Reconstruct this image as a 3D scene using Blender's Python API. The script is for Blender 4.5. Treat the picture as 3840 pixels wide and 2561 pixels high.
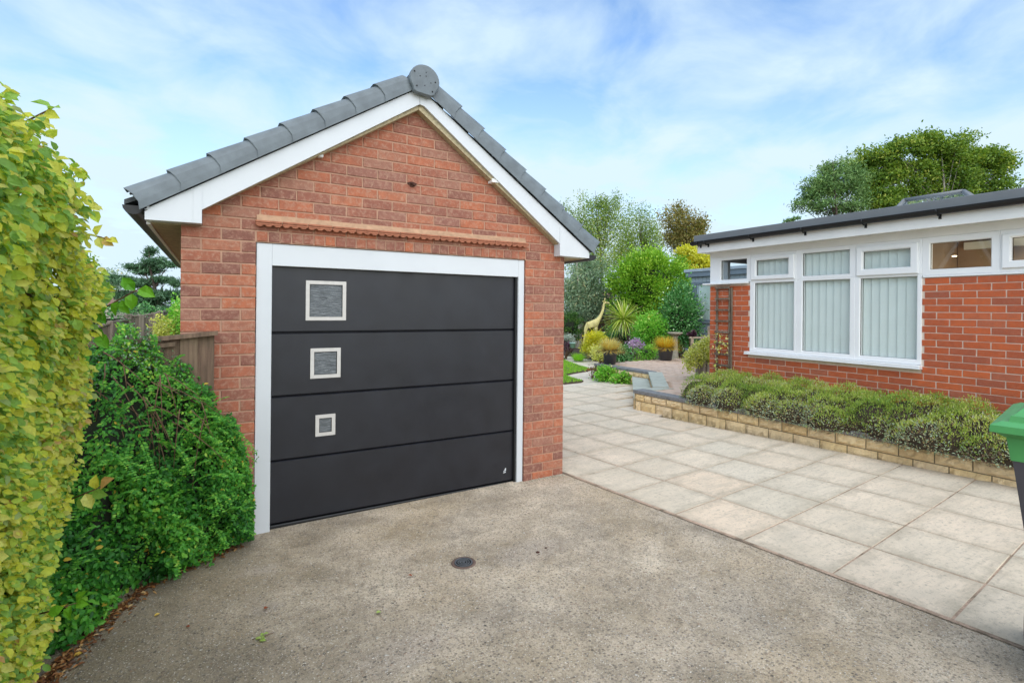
import bpy, bmesh, math, random
import numpy as np
from mathutils import Vector, Matrix

for _o in list(bpy.data.objects):
    bpy.data.objects.remove(_o)
SC = bpy.context.scene
COL = SC.collection
rnd = random.Random(7)
NR = np.random.RandomState(11)

# ------------------------------------------------------------------ camera
FPX, YAW, PITCH, ROLL, CYP = 1912.458, 0.5281, -0.0002, 0.0093, 1161.97
CAM = np.array([0.1941, -4.0035, 1.4470])


def _basis():
    cy, sy = math.cos(YAW), math.sin(YAW)
    r = np.array([cy, -sy, 0]); f = np.array([sy, cy, 0]); u = np.array([0, 0, 1.])
    cp, sp = math.cos(PITCH), math.sin(PITCH)
    f2 = f * cp + u * sp; u2 = u * cp - f * sp
    cr, sr = math.cos(ROLL), math.sin(ROLL)
    return r * cr + u2 * sr, u2 * cr - r * sr, f2


CR, CU, CF = _basis()
cam_data = bpy.data.cameras.new('camera')
cam = bpy.data.objects.new('camera', cam_data)
COL.objects.link(cam)
cam.matrix_world = Matrix(((CR[0], CU[0], -CF[0], CAM[0]), (CR[1], CU[1], -CF[1], CAM[1]),
                           (CR[2], CU[2], -CF[2], CAM[2]), (0, 0, 0, 1)))
cam_data.sensor_width = 36
cam_data.lens = FPX / 3840 * 36
cam_data.shift_y = -(1280.5 - CYP) / 3840
cam_data.clip_start = 0.02
cam_data.clip_end = 2000
SC.camera = cam

# ------------------------------------------------------------------ world and sun
SUN_EL, SUN_AZ = math.radians(38), math.radians(-13)     # veiled sun high behind the camera
w = bpy.data.worlds.new('World'); SC.world = w; w.use_nodes = True
nt = w.node_tree; nt.nodes.clear()


def wn(t, **k):
    n = nt.nodes.new(t)
    for a, b in k.items(): setattr(n, a, b)
    return n


out = wn('ShaderNodeOutputWorld'); bg = wn('ShaderNodeBackground')
sky = wn('ShaderNodeTexSky', sky_type='NISHITA')
sky.sun_disc = False; sky.sun_elevation = SUN_EL; sky.sun_rotation = math.pi - SUN_AZ
sky.air_density = 1.0; sky.dust_density = 0.6; sky.ozone_density = 1.6
tc = wn('ShaderNodeTexCoord'); sep = wn('ShaderNodeSeparateXYZ')
nt.links.new(tc.outputs['Generated'], sep.inputs[0])
zz = wn('ShaderNodeMath', operation='MAXIMUM'); zz.inputs[1].default_value = 0.0
nt.links.new(sep.outputs['Z'], zz.inputs[0])
za = wn('ShaderNodeMath', operation='ADD'); za.inputs[1].default_value = 0.22
nt.links.new(zz.outputs[0], za.inputs[0])
dx = wn('ShaderNodeMath', operation='DIVIDE'); dy = wn('ShaderNodeMath', operation='DIVIDE')
nt.links.new(sep.outputs['X'], dx.inputs[0]); nt.links.new(za.outputs[0], dx.inputs[1])
nt.links.new(sep.outputs['Y'], dy.inputs[0]); nt.links.new(za.outputs[0], dy.inputs[1])
cmb = wn('ShaderNodeCombineXYZ'); nt.links.new(dx.outputs[0], cmb.inputs[0]); nt.links.new(dy.outputs[0], cmb.inputs[1])
n1 = wn('ShaderNodeTexNoise'); n1.inputs['Scale'].default_value = 2.7; n1.inputs['Detail'].default_value = 7
n1.inputs['Roughness'].default_value = 0.56; n1.inputs['Distortion'].default_value = 0.35
nt.links.new(cmb.outputs[0], n1.inputs['Vector'])
cr1 = wn('ShaderNodeValToRGB')
cr1.color_ramp.elements[0].position = 0.36; cr1.color_ramp.elements[0].color = (0.06, 0.06, 0.06, 1)
cr1.color_ramp.elements[1].position = 0.66; cr1.color_ramp.elements[1].color = (0.85, 0.85, 0.85, 1)
nt.links.new(n1.outputs['Fac'], cr1.inputs[0])
# more cloud towards the horizon
hz = wn('ShaderNodeMapRange'); hz.inputs['From Min'].default_value = 0.0; hz.inputs['From Max'].default_value = 0.42
hz.inputs['To Min'].default_value = 0.95; hz.inputs['To Max'].default_value = 0.0
nt.links.new(zz.outputs[0], hz.inputs['Value'])
ad = wn('ShaderNodeMath', operation='ADD', use_clamp=True)
nt.links.new(cr1.outputs[0], ad.inputs[0]); nt.links.new(hz.outputs[0], ad.inputs[1])
SKY_GAIN, CLOUD = 1.12, (3.2, 4.0, 4.55)
mxs = wn('ShaderNodeVectorMath', operation='MULTIPLY'); mxs.inputs[1].default_value = (SKY_GAIN * .84, SKY_GAIN * .98, SKY_GAIN * 1.08)
nt.links.new(sky.outputs[0], mxs.inputs[0])
mix = wn('ShaderNodeMix', data_type='RGBA'); mix.inputs[7].default_value = (*CLOUD, 1)
nt.links.new(ad.outputs[0], mix.inputs[0]); nt.links.new(mxs.outputs[0], mix.inputs[6])
nt.links.new(mix.outputs[2], bg.inputs[0]); bg.inputs[1].default_value = 0.1
nt.links.new(bg.outputs[0], out.inputs[0])
ld = bpy.data.lights.new('sun', 'SUN'); ld.energy = 1.5; ld.angle = math.radians(110); ld.color = (1.0, 0.93, 0.83)
sun = bpy.data.objects.new('sun', ld); COL.objects.link(sun)
# direction the light travels: sun_rotation r puts the sun at (sin r, cos r)
_az = sky.sun_rotation
sd = Vector((math.sin(_az) * math.cos(SUN_EL), math.cos(_az) * math.cos(SUN_EL), math.sin(SUN_EL)))
sun.rotation_euler = sd.to_track_quat('Z', 'Y').to_euler()
sun.location = sd * 60
SC.view_settings.view_transform = 'Standard'; SC.view_settings.look = 'None'
SC.view_settings.exposure = 1.24; SC.view_settings.gamma = 1; SC.view_settings.use_curve_mapping = False
SC.cycles.max_bounces = 8; SC.cycles.transparent_max_bounces = 16
SC.cycles.use_denoising = True
SC.cycles.sample_clamp_indirect = 8
SC.render.film_transparent = False

# ------------------------------------------------------------------ helpers
WL = {}


def g(x, y):
    "height of the sloping drive and paving"
    return -.16 + .01 * min(x, 3.2) + .02 * max(0, min(x, 7.0) - 3.2) - .018 * max(-12, min(y, 10))


def at(px, py, depth):
    d = CR * (px - 1920) / FPX + CF + CU * (CYP - py) / FPX
    return CAM + d * depth


def hx(h):
    h = h.lstrip('#'); c = [int(h[i:i + 2], 16) / 255 for i in (0, 2, 4)]
    return tuple(v / 12.92 if v <= .04045 else ((v + .055) / 1.055) ** 2.4 for v in c) + (1,)


def tag(o, label=None, cat=None, group=None, kind=None):
    if label: o['label'] = label
    if cat: o['category'] = cat
    if group: o['group'] = group
    if kind: o['kind'] = kind
    return o


def link(o, parent, wloc):
    COL.objects.link(o)
    wloc = Vector(wloc)
    WL[o.name] = wloc
    if parent is not None:
        o.parent = parent; o.location = wloc - WL[parent.name]
    else:
        o.location = wloc
    return o


def thing(name, label, cat, loc, group=None):
    o = bpy.data.objects.new(name, None); o.empty_display_size = .1
    link(o, None, loc)
    return tag(o, label, cat, group)


def inst(name, mesh, parent, wloc, rot=None, scale=None):
    o = bpy.data.objects.new(name, mesh)
    link(o, parent, wloc)
    if rot is not None: o.rotation_euler = rot
    if scale is not None: o.scale = scale
    return o


class MB:
    def __init__(s): s.v = []; s.f = []; s.sm = []

    def add(s, vs, fs, smooth=False):
        b = len(s.v); s.v += [tuple(map(float, p)) for p in vs]
        for f in fs: s.f.append([i + b for i in f]); s.sm.append(smooth)
        return s

    def box(s, x0, x1, y0, y1, z0, z1, c=0.0):
        if x0 > x1: x0, x1 = x1, x0
        if y0 > y1: y0, y1 = y1, y0
        if z0 > z1: z0, z1 = z1, z0
        if c <= 0:
            vs = [(x, y, z) for z in (z0, z1) for y in (y0, y1) for x in (x0, x1)]
            return s.add(vs, [(0, 2, 3, 1), (4, 5, 7, 6), (0, 1, 5, 4), (2, 6, 7, 3), (0, 4, 6, 2), (1, 3, 7, 5)])
        c = min(c, (x1 - x0) * .45, (y1 - y0) * .45, (z1 - z0) * .45)
        bm = bmesh.new(); bmesh.ops.create_cube(bm, size=1)
        for v in bm.verts: v.co = ((x0 + x1) / 2 + v.co.x * (x1 - x0), (y0 + y1) / 2 + v.co.y * (y1 - y0), (z0 + z1) / 2 + v.co.z * (z1 - z0))
        bmesh.ops.bevel(bm, geom=bm.edges[:], offset=c, segments=1, affect='EDGES', profile=.5)
        bm.verts.index_update()
        s.add([v.co[:] for v in bm.verts], [[v.index for v in f.verts] for f in bm.faces]); bm.free()
        return s

    def prism(s, poly, axis, a, b, cap=True):
        "extrude a polygon (2-d points) along an axis from a to b"
        def P(p, t):
            return {'x': (t, p[0], p[1]), 'y': (p[0], t, p[1]), 'z': (p[0], p[1], t)}[axis]
        n = len(poly)
        vs = [P(p, a) for p in poly] + [P(p, b) for p in poly]
        fs = [(i, (i + 1) % n, n + (i + 1) % n, n + i) for i in range(n)]
        if cap: fs += [tuple(range(n - 1, -1, -1)), tuple(range(n, 2 * n))]
        return s.add(vs, fs)

    def tube(s, pts, rad, n=6, cap=True, smooth=True):
        pts = [np.array(p, float) for p in pts]; m = len(pts)
        if not hasattr(rad, '__len__'): rad = [rad] * m
        vs = []; prev = None
        for i, p in enumerate(pts):
            t = pts[min(i + 1, m - 1)] - pts[max(i - 1, 0)]
            t = t / (np.linalg.norm(t) + 1e-9)
            if prev is None:
                a = np.array([0, 0, 1.]) if abs(t[2]) < .9 else np.array([1., 0, 0])
                u = np.cross(t, a)
            else:
                u = prev - t * (prev @ t)
            u /= np.linalg.norm(u) + 1e-9; v = np.cross(t, u); prev = u
            for k in range(n):
                th = 2 * math.pi * k / n
                vs.append(p + rad[i] * (math.cos(th) * u + math.sin(th) * v))
        fs = [(i * n + k, i * n + (k + 1) % n, (i + 1) * n + (k + 1) % n, (i + 1) * n + k) for i in range(m - 1) for k in range(n)]
        if cap: fs += [tuple(range(n - 1, -1, -1)), tuple((m - 1) * n + k for k in range(n))]
        return s.add(vs, fs, smooth)

    def lathe(s, prof, c, n=20, smooth=True):
        vs = []
        for r, z in prof:
            for k in range(n):
                th = 2 * math.pi * k / n
                vs.append((c[0] + r * math.cos(th), c[1] + r * math.sin(th), c[2] + z))
        m = len(prof)
        fs = [(i * n + k, i * n + (k + 1) % n, (i + 1) * n + (k + 1) % n, (i + 1) * n + k) for i in range(m - 1) for k in range(n)]
        return s.add(vs, fs, smooth)

    def ring(s, y0, y1, z0, z1, b, xf, xb, c=.008):
        "window frame ring in the y-z plane, face at xf (towards -x), back at xb, bar width b (l, r, bottom, top)"
        if not hasattr(b, '__len__'): b = (b,) * 4
        o = [(y0, z0), (y1, z0), (y1, z1), (y0, z1)]
        i = [(y0 + b[0], z0 + b[2]), (y1 - b[1], z0 + b[2]), (y1 - b[1], z1 - b[3]), (y0 + b[0], z1 - b[3])]
        sg = [(1, 1), (-1, 1), (-1, -1), (1, -1)]
        oc = [(p[0] + c * .6 * q[0], p[1] + c * .6 * q[1]) for p, q in zip(o, sg)]
        ic = [(p[0] - c * q[0], p[1] - c * q[1]) for p, q in zip(i, sg)]
        vs = [(xb, *p) for p in o] + [(xf + c * .6, *p) for p in o] + [(xf, *p) for p in oc] + [(xf, *p) for p in ic] + [(xf + c * 1.4, *p) for p in i] + [(xb, *p) for p in i]
        fs = []
        for l in range(5):
            for k in range(4): fs.append((l * 4 + k, l * 4 + (k + 1) % 4, (l + 1) * 4 + (k + 1) % 4, (l + 1) * 4 + k))
        for k in range(4): fs.append((20 + k, 20 + (k + 1) % 4, (k + 1) % 4, k))
        return s.add(vs, fs)

    def mesh(s, name, mat, origin=(0, 0, 0)):
        m = bpy.data.meshes.new(name)
        o = origin
        m.from_pydata([(p[0] - o[0], p[1] - o[1], p[2] - o[2]) for p in s.v], [], s.f)
        if any(s.sm): m.polygons.foreach_set('use_smooth', s.sm)
        bm = bmesh.new(); bm.from_mesh(m); bmesh.ops.recalc_face_normals(bm, faces=bm.faces); bm.to_mesh(m); bm.free()
        if mat: m.materials.append(mat)
        return m

    def build(s, name, mat, parent=None, origin=None):
        if origin is None: origin = WL[parent.name] if parent is not None else (0, 0, 0)
        return inst(name, s.mesh(name, mat, origin), parent, origin)


# ---- leaves
TPL = {
    'oval': (np.array([(0, 0, 0), (-.42, .3, .13), (.42, .3, .13), (-.40, .68, .08), (.40, .68, .08), (0, 1, -.16), (0, .5, 0)]),
             [(0, 2, 6), (0, 6, 1), (2, 4, 5, 6), (1, 6, 5, 3)]),
    'diamond': (np.array([(0, 0, 0), (.38, .5, .08), (0, 1, 0), (-.38, .5, .08)]), [(0, 1, 2), (0, 2, 3)]),
    'blade': (np.array([(-.5, 0, 0), (.5, 0, 0), (.32, .6, .04), (0, 1, .2), (-.32, .6, .04)]), [(0, 1, 2, 3, 4)]),
    'tri': (np.array([(-.5, 0, 0), (.5, 0, 0), (0, 1, 0.05)]), [(0, 1, 2)]),
}


def unit(a): return a / (np.linalg.norm(a, axis=-1, keepdims=True) + 1e-9)


def leaves_mesh(name, mat, pos, d, nrm, length, width, tpl='oval', tint=None, origin=(0, 0, 0)):
    T, F = TPL[tpl]
    N = len(pos); d = unit(d); x = unit(np.cross(d, nrm)); n = np.cross(x, d)
    L = np.broadcast_to(np.asarray(length, float), (N,))[:, None, None]; W = np.broadcast_to(np.asarray(width, float), (N,))[:, None, None]
    V = pos[:, None, :] + T[None, :, 0:1] * W * x[:, None] + T[None, :, 1:2] * L * d[:, None] + T[None, :, 2:3] * L * n[:, None]
    V = V.reshape(-1, 3) - np.array(origin)
    k = len(T)
    loops = []; sizes = []
    base = np.arange(N)[:, None] * k
    fl = [i for f in F for i in f]; fs = [len(f) for f in F]
    loops = (base + np.array(fl)[None]).ravel(); sizes = np.tile(fs, N)
    m = bpy.data.meshes.new(name)
    m.vertices.add(len(V)); m.vertices.foreach_set('co', V.astype(np.float32).ravel())
    m.loops.add(len(loops)); m.loops.foreach_set('vertex_index', loops.astype(np.int32))
    m.polygons.add(len(sizes)); st = np.concatenate([[0], np.cumsum(sizes)[:-1]])
    m.polygons.foreach_set('loop_start', st.astype(np.int32)); m.polygons.foreach_set('loop_total', sizes.astype(np.int32))
    m.update(calc_edges=True)
    if tint is None: tint = NR.rand(N)
    a = m.attributes.new('tint', 'FLOAT', 'POINT'); a.data.foreach_set('value', np.repeat(np.clip(tint, 0, 1), k).astype(np.float32))
    m.materials.append(mat)
    return m


def leaves(name, mat, parent, *a, stuff=False, **k):
    org = tuple(WL[parent.name]) if parent is not None else (0, 0, 0)
    o = inst(name, leaves_mesh(name, mat, *a, origin=org, **k), parent, org)
    if stuff: o['kind'] = 'stuff'
    return o


def rdir(n): return unit(NR.randn(n, 3))

# ------------------------------------------------------------------ materials
class MT:
    def __init__(s, name):
        s.m = bpy.data.materials.new(name); s.m.use_nodes = True
        s.t = s.m.node_tree; s.t.nodes.clear()
        s.o = s.n('ShaderNodeOutputMaterial')
        s.p = s.n('ShaderNodeBsdfPrincipled'); s.l(s.p.outputs[0], s.o.inputs[0])

    def n(s, t, **k):
        n = s.t.nodes.new(t)
        for a, b in k.items(): setattr(n, a, b)
        return n

    def l(s, a, b): s.t.links.new(a, b)

    def noise(s, vec, scale, detail=4, rough=.55, dist=0.):
        n = s.n('ShaderNodeTexNoise'); n.inputs['Scale'].default_value = scale; n.inputs['Detail'].default_value = detail
        n.inputs['Roughness'].default_value = rough; n.inputs['Distortion'].default_value = dist
        if vec is not None: s.l(vec, n.inputs['Vector'])
        return n.outputs['Fac']

    def vor(s, vec, scale, out='Color', feature='F1'):
        n = s.n('ShaderNodeTexVoronoi', feature=feature); n.inputs['Scale'].default_value = scale
        s.l(vec, n.inputs['Vector']); return n.outputs[out]

    def ramp(s, fac, stops, mode='LINEAR'):
        r = s.n('ShaderNodeValToRGB'); r.color_ramp.interpolation = mode
        e = r.color_ramp.elements
        while len(e) < len(stops): e.new(.5)
        for q, (p, c) in zip(e, stops):
            q.position = p; q.color = hx(c) if isinstance(c, str) else ((c, c, c, 1) if not hasattr(c, '__len__') else c)
        s.l(fac, r.inputs[0]); return r.outputs[0]

    def mix(s, fac, a, b, mode='MIX'):
        m = s.n('ShaderNodeMix', data_type='RGBA', blend_type=mode)
        for v, i in ((fac, 0), (a, 6), (b, 7)):
            if isinstance(v, (int, float)): m.inputs[i].default_value = v
            elif isinstance(v, str): m.inputs[i].default_value = hx(v)
            elif isinstance(v, tuple): m.inputs[i].default_value = v
            else: s.l(v, m.inputs[i])
        return m.outputs[2]

    def math(s, op, a, b=0., clamp=False):
        m = s.n('ShaderNodeMath', operation=op, use_clamp=clamp)
        for v, i in ((a, 0), (b, 1)):
            if isinstance(v, (int, float)): m.inputs[i].default_value = v
            else: s.l(v, m.inputs[i])
        return m.outputs[0]

    def oc(s): return s.n('ShaderNodeTexCoord').outputs['Object']

    def pos(s): return s.n('ShaderNodeNewGeometry').outputs['Position']

    def rand(s): return s.n('ShaderNodeObjectInfo').outputs['Random']

    def oc_r(s, k=37.):
        v = s.n('ShaderNodeVectorMath', operation='ADD'); s.l(s.oc(), v.inputs[0])
        m = s.math('MULTIPLY', s.rand(), k); s.l(m, v.inputs[1]); return v.outputs[0]

    def scl(s, vec, xyz):
        v = s.n('ShaderNodeVectorMath', operation='MULTIPLY'); s.l(vec, v.inputs[0]); v.inputs[1].default_value = xyz; return v.outputs[0]

    def col(s, c):
        if isinstance(c, str): s.p.inputs['Base Color'].default_value = hx(c)
        elif isinstance(c, tuple): s.p.inputs['Base Color'].default_value = c
        else: s.l(c, s.p.inputs['Base Color'])
        return s

    def rough(s, r):
        if isinstance(r, (int, float)): s.p.inputs['Roughness'].default_value = r
        else: s.l(r, s.p.inputs['Roughness'])
        return s

    def bump(s, h, strength=.4, dist=.004):
        b = s.n('ShaderNodeBump'); b.inputs['Strength'].default_value = strength; b.inputs['Distance'].default_value = dist
        s.l(h, b.inputs['Height']); s.l(b.outputs[0], s.p.inputs['Normal']); return s


def plain(name, c, rough=.5, var=.12, scale=6, bump=0., metal=0.):
    t = MT(name); f = t.noise(t.pos(), scale, 5)
    dark = tuple(v * (1 - var) for v in hx(c)[:3]) + (1,); lite = tuple(min(1, v * (1 + var)) for v in hx(c)[:3]) + (1,)
    t.col(t.ramp(f, [(.3, dark), (.7, lite)])).rough(rough)
    t.p.inputs['Metallic'].default_value = metal
    if bump: t.bump(t.noise(t.pos(), scale * 12, 4), bump, .003)
    return t.m


def brick_mat(name, stops, smear, smear_col, dark_amt, fine=160, strength=.5):
    t = MT(name); r = t.rand(); v = t.oc_r()
    c = t.ramp(r, stops)
    c = t.mix(t.ramp(t.noise(v, 16, 6, .68), [(.36, 0.), (.70, dark_amt)]), c, '#6a443b')
    c = t.mix(t.ramp(t.noise(v, 34, 7, .7, .5), [(.47, 0.), (.70, smear)]), c, smear_col)
    sp = t.noise(v, 240, 2, .6)
    c = t.mix(t.ramp(sp, [(.66, 0.), (.74, .65)]), c, '#3a2622')
    c = t.mix(t.ramp(t.noise(v, 300, 2, .5), [(.68, 0.), (.76, .55)]), c, '#d9c2ad')
    t.col(c).rough(.9)
    h = t.math('ADD', t.noise(v, fine, 4, .7), t.math('MULTIPLY', t.noise(v, 28, 4), 1.4))
    t.bump(h, strength, .004)
    return t.m


M = {}
M['brick_garage'] = brick_mat('garage_brick', [(0, '#85574a'), (.2, '#96604f'), (.42, '#a8654c'), (.62, '#b0694d'), (.8, '#bb6d4a'), (.92, '#a3725e'), (1, '#966657')], .72, '#b8937c', .42)
M['mortar_garage'] = plain('garage_mortar', '#b58e77', .95, .16, 14, .7)
M['brick_house'] = brick_mat('house_brick', [(0, '#aa5c42'), (.25, '#bd5d36'), (.6, '#c96336'), (.85, '#d26a3a'), (1, '#b3664b')], .30, '#b57c66', .30, 90, .6)
M['mortar_house'] = plain('house_mortar', '#e0d0c1', .95, .08, 20, .4)
M['white'] = plain('white_plastic', '#cfd3d6', .32, .03, 3)
M['white_house'] = plain('white_window_plastic', '#f2f4f5', .3, .02, 3)
M['white_wood'] = plain('white_painted_board', '#eeefed', .45, .05, 4)
M['osb'] = plain('pale_soffit_board', '#b5a888', .85, .25, 40, .3)
M['verge'] = plain('grey_verge_plastic', '#687176', .5, .2, 9, .15)
M['dark'] = plain('black_plastic', '#16181a', .45, .1, 8)
M['grey_metal'] = plain('grey_roof_trim', '#74787b', .45, .06, 5)
M['steel'] = plain('brushed_steel', '#c9c5bf', .35, .06, 30)
M['steel_paint'] = M['steel']


def door_mat():
    t = MT('anthracite_door'); v = t.pos()
    c = t.ramp(t.noise(v, 5, 4), [(.3, '#1b1c22'), (.7, '#22242b')])
    t.col(c).rough(t.ramp(t.noise(v, 9, 4), [(.3, .32), (.7, .44)]))
    t.bump(t.noise(t.scl(v, (60, 60, 500)), 1, 3), .12, .002)
    return t.m


M['door'] = door_mat()


def reeded():
    t = MT('ripple_glass'); v = t.pos()
    h = t.noise(t.scl(v, (16, 16, 120)), 1, 4, .7, .6)
    t.col(t.ramp(h, [(.25, '#35393b'), (.5, '#62676a'), (.75, '#8d9294')])).rough(.16); t.bump(h, .8, .01)
    return t.m


M['ripple'] = reeded()


def slab_mat():
    t = MT('concrete_slab'); r = t.rand(); v = t.pos()
    c = t.ramp(r, [(0, '#e0d3bd'), (.3, '#e5d5bd'), (.6, '#e9d6bd'), (.85, '#ddd0b9'), (1, '#ead4b9')])
    c = t.mix(t.ramp(t.noise(t.scl(v, (3, 7, 3)), 1, 6, .62), [(.40, 0.), (.74, .42)]), c, '#b3ac9b')
    c = t.mix(t.ramp(t.noise(t.scl(v, (7, 40, 7)), 1, 6, .7), [(.5, 0.), (.75, .45)]), c, '#9d9280')
    c = t.mix(t.ramp(t.noise(v, 38, 6, .8), [(.53, 0.), (.66, .6)]), c, '#837b6c')
    gx = t.n('ShaderNodeSeparateXYZ'); t.l(t.n('ShaderNodeTexCoord').outputs['Generated'], gx.inputs[0])
    e = t.math('MINIMUM', t.math('MINIMUM', gx.outputs[0], t.math('SUBTRACT', 1.0, gx.outputs[0])), t.math('MINIMUM', gx.outputs[1], t.math('SUBTRACT', 1.0, gx.outputs[1])))
    e = t.math('ADD', e, t.math('MULTIPLY', t.math('SUBTRACT', t.noise(v, 9, 5, .7), .5), .55))
    c = t.mix(t.ramp(e, [(.0, .5), (.17, 0.)]), c, '#9d917c')
    c = t.mix(t.ramp(t.noise(v, 1.7, 5, .65), [(.44, 0.), (.70, .36)]), c, '#b8ac95')
    c = t.mix(t.ramp(t.noise(v, 240, 3, .7), [(.6, 0.), (.72, .5)]), c, '#6e6a62')
    c = t.mix(t.ramp(t.noise(v, 330, 2, .6), [(.64, 0.), (.76, .5)]), c, '#dcd3c6')
    t.col(c).rough(.9)
    t.bump(t.math('ADD', t.noise(v, 150, 5, .75), t.math('MULTIPLY', t.noise(v, 14, 4), .8)), .35, .004)
    return t.m


M['slab'] = slab_mat()


def bed_mat():
    t = MT('jointing_mortar'); v = t.pos()
    c = t.ramp(t.noise(v, 7, 5, .6), [(.28, '#4a4035'), (.40, '#8d7a66'), (.52, '#b89e88'), (.8, '#cbab95')])
    c = t.mix(t.ramp(t.noise(v, 60, 4, .7), [(.5, 0.), (.7, .6)]), c, '#4d463b')
    t.col(c).rough(.95).bump(t.noise(v, 90, 5), .6, .006)
    return t.m


M['bed'] = bed_mat()


def drive_mat():
    t = MT('exposed_aggregate_concrete'); v = t.pos()
    base = t.ramp(t.noise(v, 2.2, 6, .6), [(.32, '#a6977f'), (.5, '#c4b39b'), (.68, '#dccbb2')])
    # brown-green algae to the left of the drive, broken up by noise
    sx = t.n('ShaderNodeSeparateXYZ'); t.l(v, sx.inputs[0])
    k = t.math('SUBTRACT', 1.0, t.math('MULTIPLY', t.math('ADD', sx.outputs[0], .25), .62))
    k = t.math('ADD', k, t.math('MULTIPLY', t.math('SUBTRACT', t.noise(v, 1.6, 5, .6), .5), 1.5))
    base = t.mix(t.ramp(k, [(.15, 0.), (.95, .72)]), base, '#776a50')
    base = t.mix(t.ramp(t.noise(v, 3.3, 5, .6, .5), [(.55, 0.), (.75, .5)]), base, '#8a7a58')
    base = t.mix(t.ramp(t.noise(v, 1.5, 7, .7), [(.48, 0.), (.66, .38)]), base, '#7e776d')
    # worn pale patches with their own outline
    for (px, py, rx, ry) in ((.43, -.57, .15, .085), (.44, -1.03, .105, .06), (2.0, -1.2, .34, .17), (.95, -1.75, .30, .14)):
        d = t.n('ShaderNodeVectorMath', operation='SUBTRACT'); t.l(v, d.inputs[0]); d.inputs[1].default_value = (px, py, 0)
        q = t.scl(d.outputs[0], (1 / rx, 1 / ry, 0)); ln = t.n('ShaderNodeVectorMath', operation='LENGTH'); t.l(q, ln.inputs[0])
        e = t.math('ADD', ln.outputs['Value'], t.math('MULTIPLY', t.math('SUBTRACT', t.noise(v, 16, 4, .6), .5), 1.3))
        base = t.mix(t.ramp(e, [(.5, .75), (1.05, 0.)]), base, '#b9aa98')
    base = t.mix(t.ramp(t.noise(v, 5.5, 6, .7, .6), [(.5, 0.), (.66, .42)]), base, '#7a6d58')
    base = t.mix(t.ramp(t.noise(v, .9, 4, .6), [(.5, 0.), (.7, .4)]), base, '#c4ab84')
    # stones of the aggregate in three sizes
    cell = t.vor(v, 66, 'Color'); s2 = t.n('ShaderNodeSeparateColor'); t.l(cell, s2.inputs[0])
    stone = t.ramp(s2.outputs[0], [(0, '#4d4943'), (.2, '#746d64'), (.42, '#978b7d'), (.6, '#8a8378'), (.78, '#b3a693'), (.92, '#9c7a5e'), (1, '#d8d2c8')])
    dist = t.vor(v, 66, 'Distance')
    on = t.math('MULTIPLY', t.ramp(dist, [(.30, 1.), (.44, 0.)]), t.ramp(s2.outputs[1], [(.30, 0.), (.36, .85)]))
    c = t.mix(on, base, t.mix(.75, base, stone))
    cell3 = t.vor(v, 33, 'Color'); s3 = t.n('ShaderNodeSeparateColor'); t.l(cell3, s3.inputs[0])
    d3 = t.vor(v, 33, 'Distance')
    on3 = t.math('MULTIPLY', t.ramp(d3, [(.16, 1.), (.26, 0.)]), t.ramp(s3.outputs[1], [(.62, 0.), (.66, .9)]))
    c = t.mix(on3, c, t.ramp(s3.outputs[0], [(0, '#55504a'), (.4, '#8f8375'), (.7, '#a99079'), (.9, '#c2b8a8'), (1, '#e0dbd0')]))
    c = t.mix(t.ramp(t.noise(v, 120, 3, .75), [(.54, 0.), (.64, .6)]), c, '#4b443a')
    c = t.mix(t.ramp(t.noise(v, 130, 2, .6), [(.63, 0.), (.69, .9)]), c, '#ece6da')
    c = t.mix(t.ramp(t.noise(v, 42, 4, .7), [(.5, 0.), (.72, .5)]), c, '#5d554a')
    t.col(c).rough(.92)
    h = t.math('ADD', t.math('MULTIPLY', on, .8), t.math('ADD', t.math('MULTIPLY', on3, 1.2), t.math('MULTIPLY', t.noise(v, 130, 4, .7), 1.2)))
    t.bump(h, .75, .005)
    return t.m


M['drive'] = drive_mat()


def stone_mat():
    t = MT('buff_walling_stone'); r = t.rand(); v = t.pos()
    c = t.ramp(r, [(0, '#ecd09a'), (.35, '#f4d9a6'), (.7, '#f2dab0'), (1, '#ebcd98')])
    c = t.mix(t.ramp(t.noise(v, 26, 6, .7), [(.48, 0.), (.74, .4)]), c, '#a88d60')
    c = t.mix(t.ramp(t.noise(v, 70, 5, .7), [(.55, 0.), (.75, .6)]), c, '#e3cfa8')
    c = t.mix(t.ramp(t.noise(v, 5, 5, .6), [(.55, 0.), (.78, .35)]), c, '#9a8868')
    t.col(c).rough(.95).bump(t.noise(v, 60, 6, .75), 1.0, .016)
    return t.m


M['stone'] = stone_mat()
M['coping'] = plain('blue_grey_brick', '#7c7d7e', .8, .28, 16, .5)
M['step_slab'] = plain('grey_step_slab', '#b0b4a8', .85, .14, 9, .3)
M['wall_mortar'] = plain('stone_wall_mortar', '#7c7059', .95, .2, 18, .5)


def paver():
    t = MT('pink_paver'); v = t.pos(); r = t.n('ShaderNodeAttribute'); r.attribute_name = 'tint'
    c = t.ramp(r.outputs['Fac'], [(0, '#c2a793'), (.5, '#d0b6a1'), (1, '#c8b09c')])
    c = t.mix(t.ramp(t.noise(v, 3, 5), [(.45, 0.), (.75, .5)]), c, '#b0a498')
    t.col(c).rough(.9).bump(t.noise(v, 90, 4), .3, .004); return t.m


M['paver'] = paver()


def wood(name, a, b, cc, green=0.):
    t = MT(name); v = t.oc_r()
    f = t.noise(t.scl(v, (30, 30, 2.2)), 1, 6, .65, .3)
    c = t.ramp(f, [(.3, a), (.5, b), (.72, cc)])
    if green: c = t.mix(t.ramp(t.noise(v, 4, 4), [(.42, 0.), (.7, green)]), c, '#5d6245')
    c = t.mix(t.ramp(t.rand(), [(0, 0.), (1, .3)]), c, '#4a3a2e')
    t.col(c).rough(.88).bump(f, .4, .004); return t.m


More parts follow.
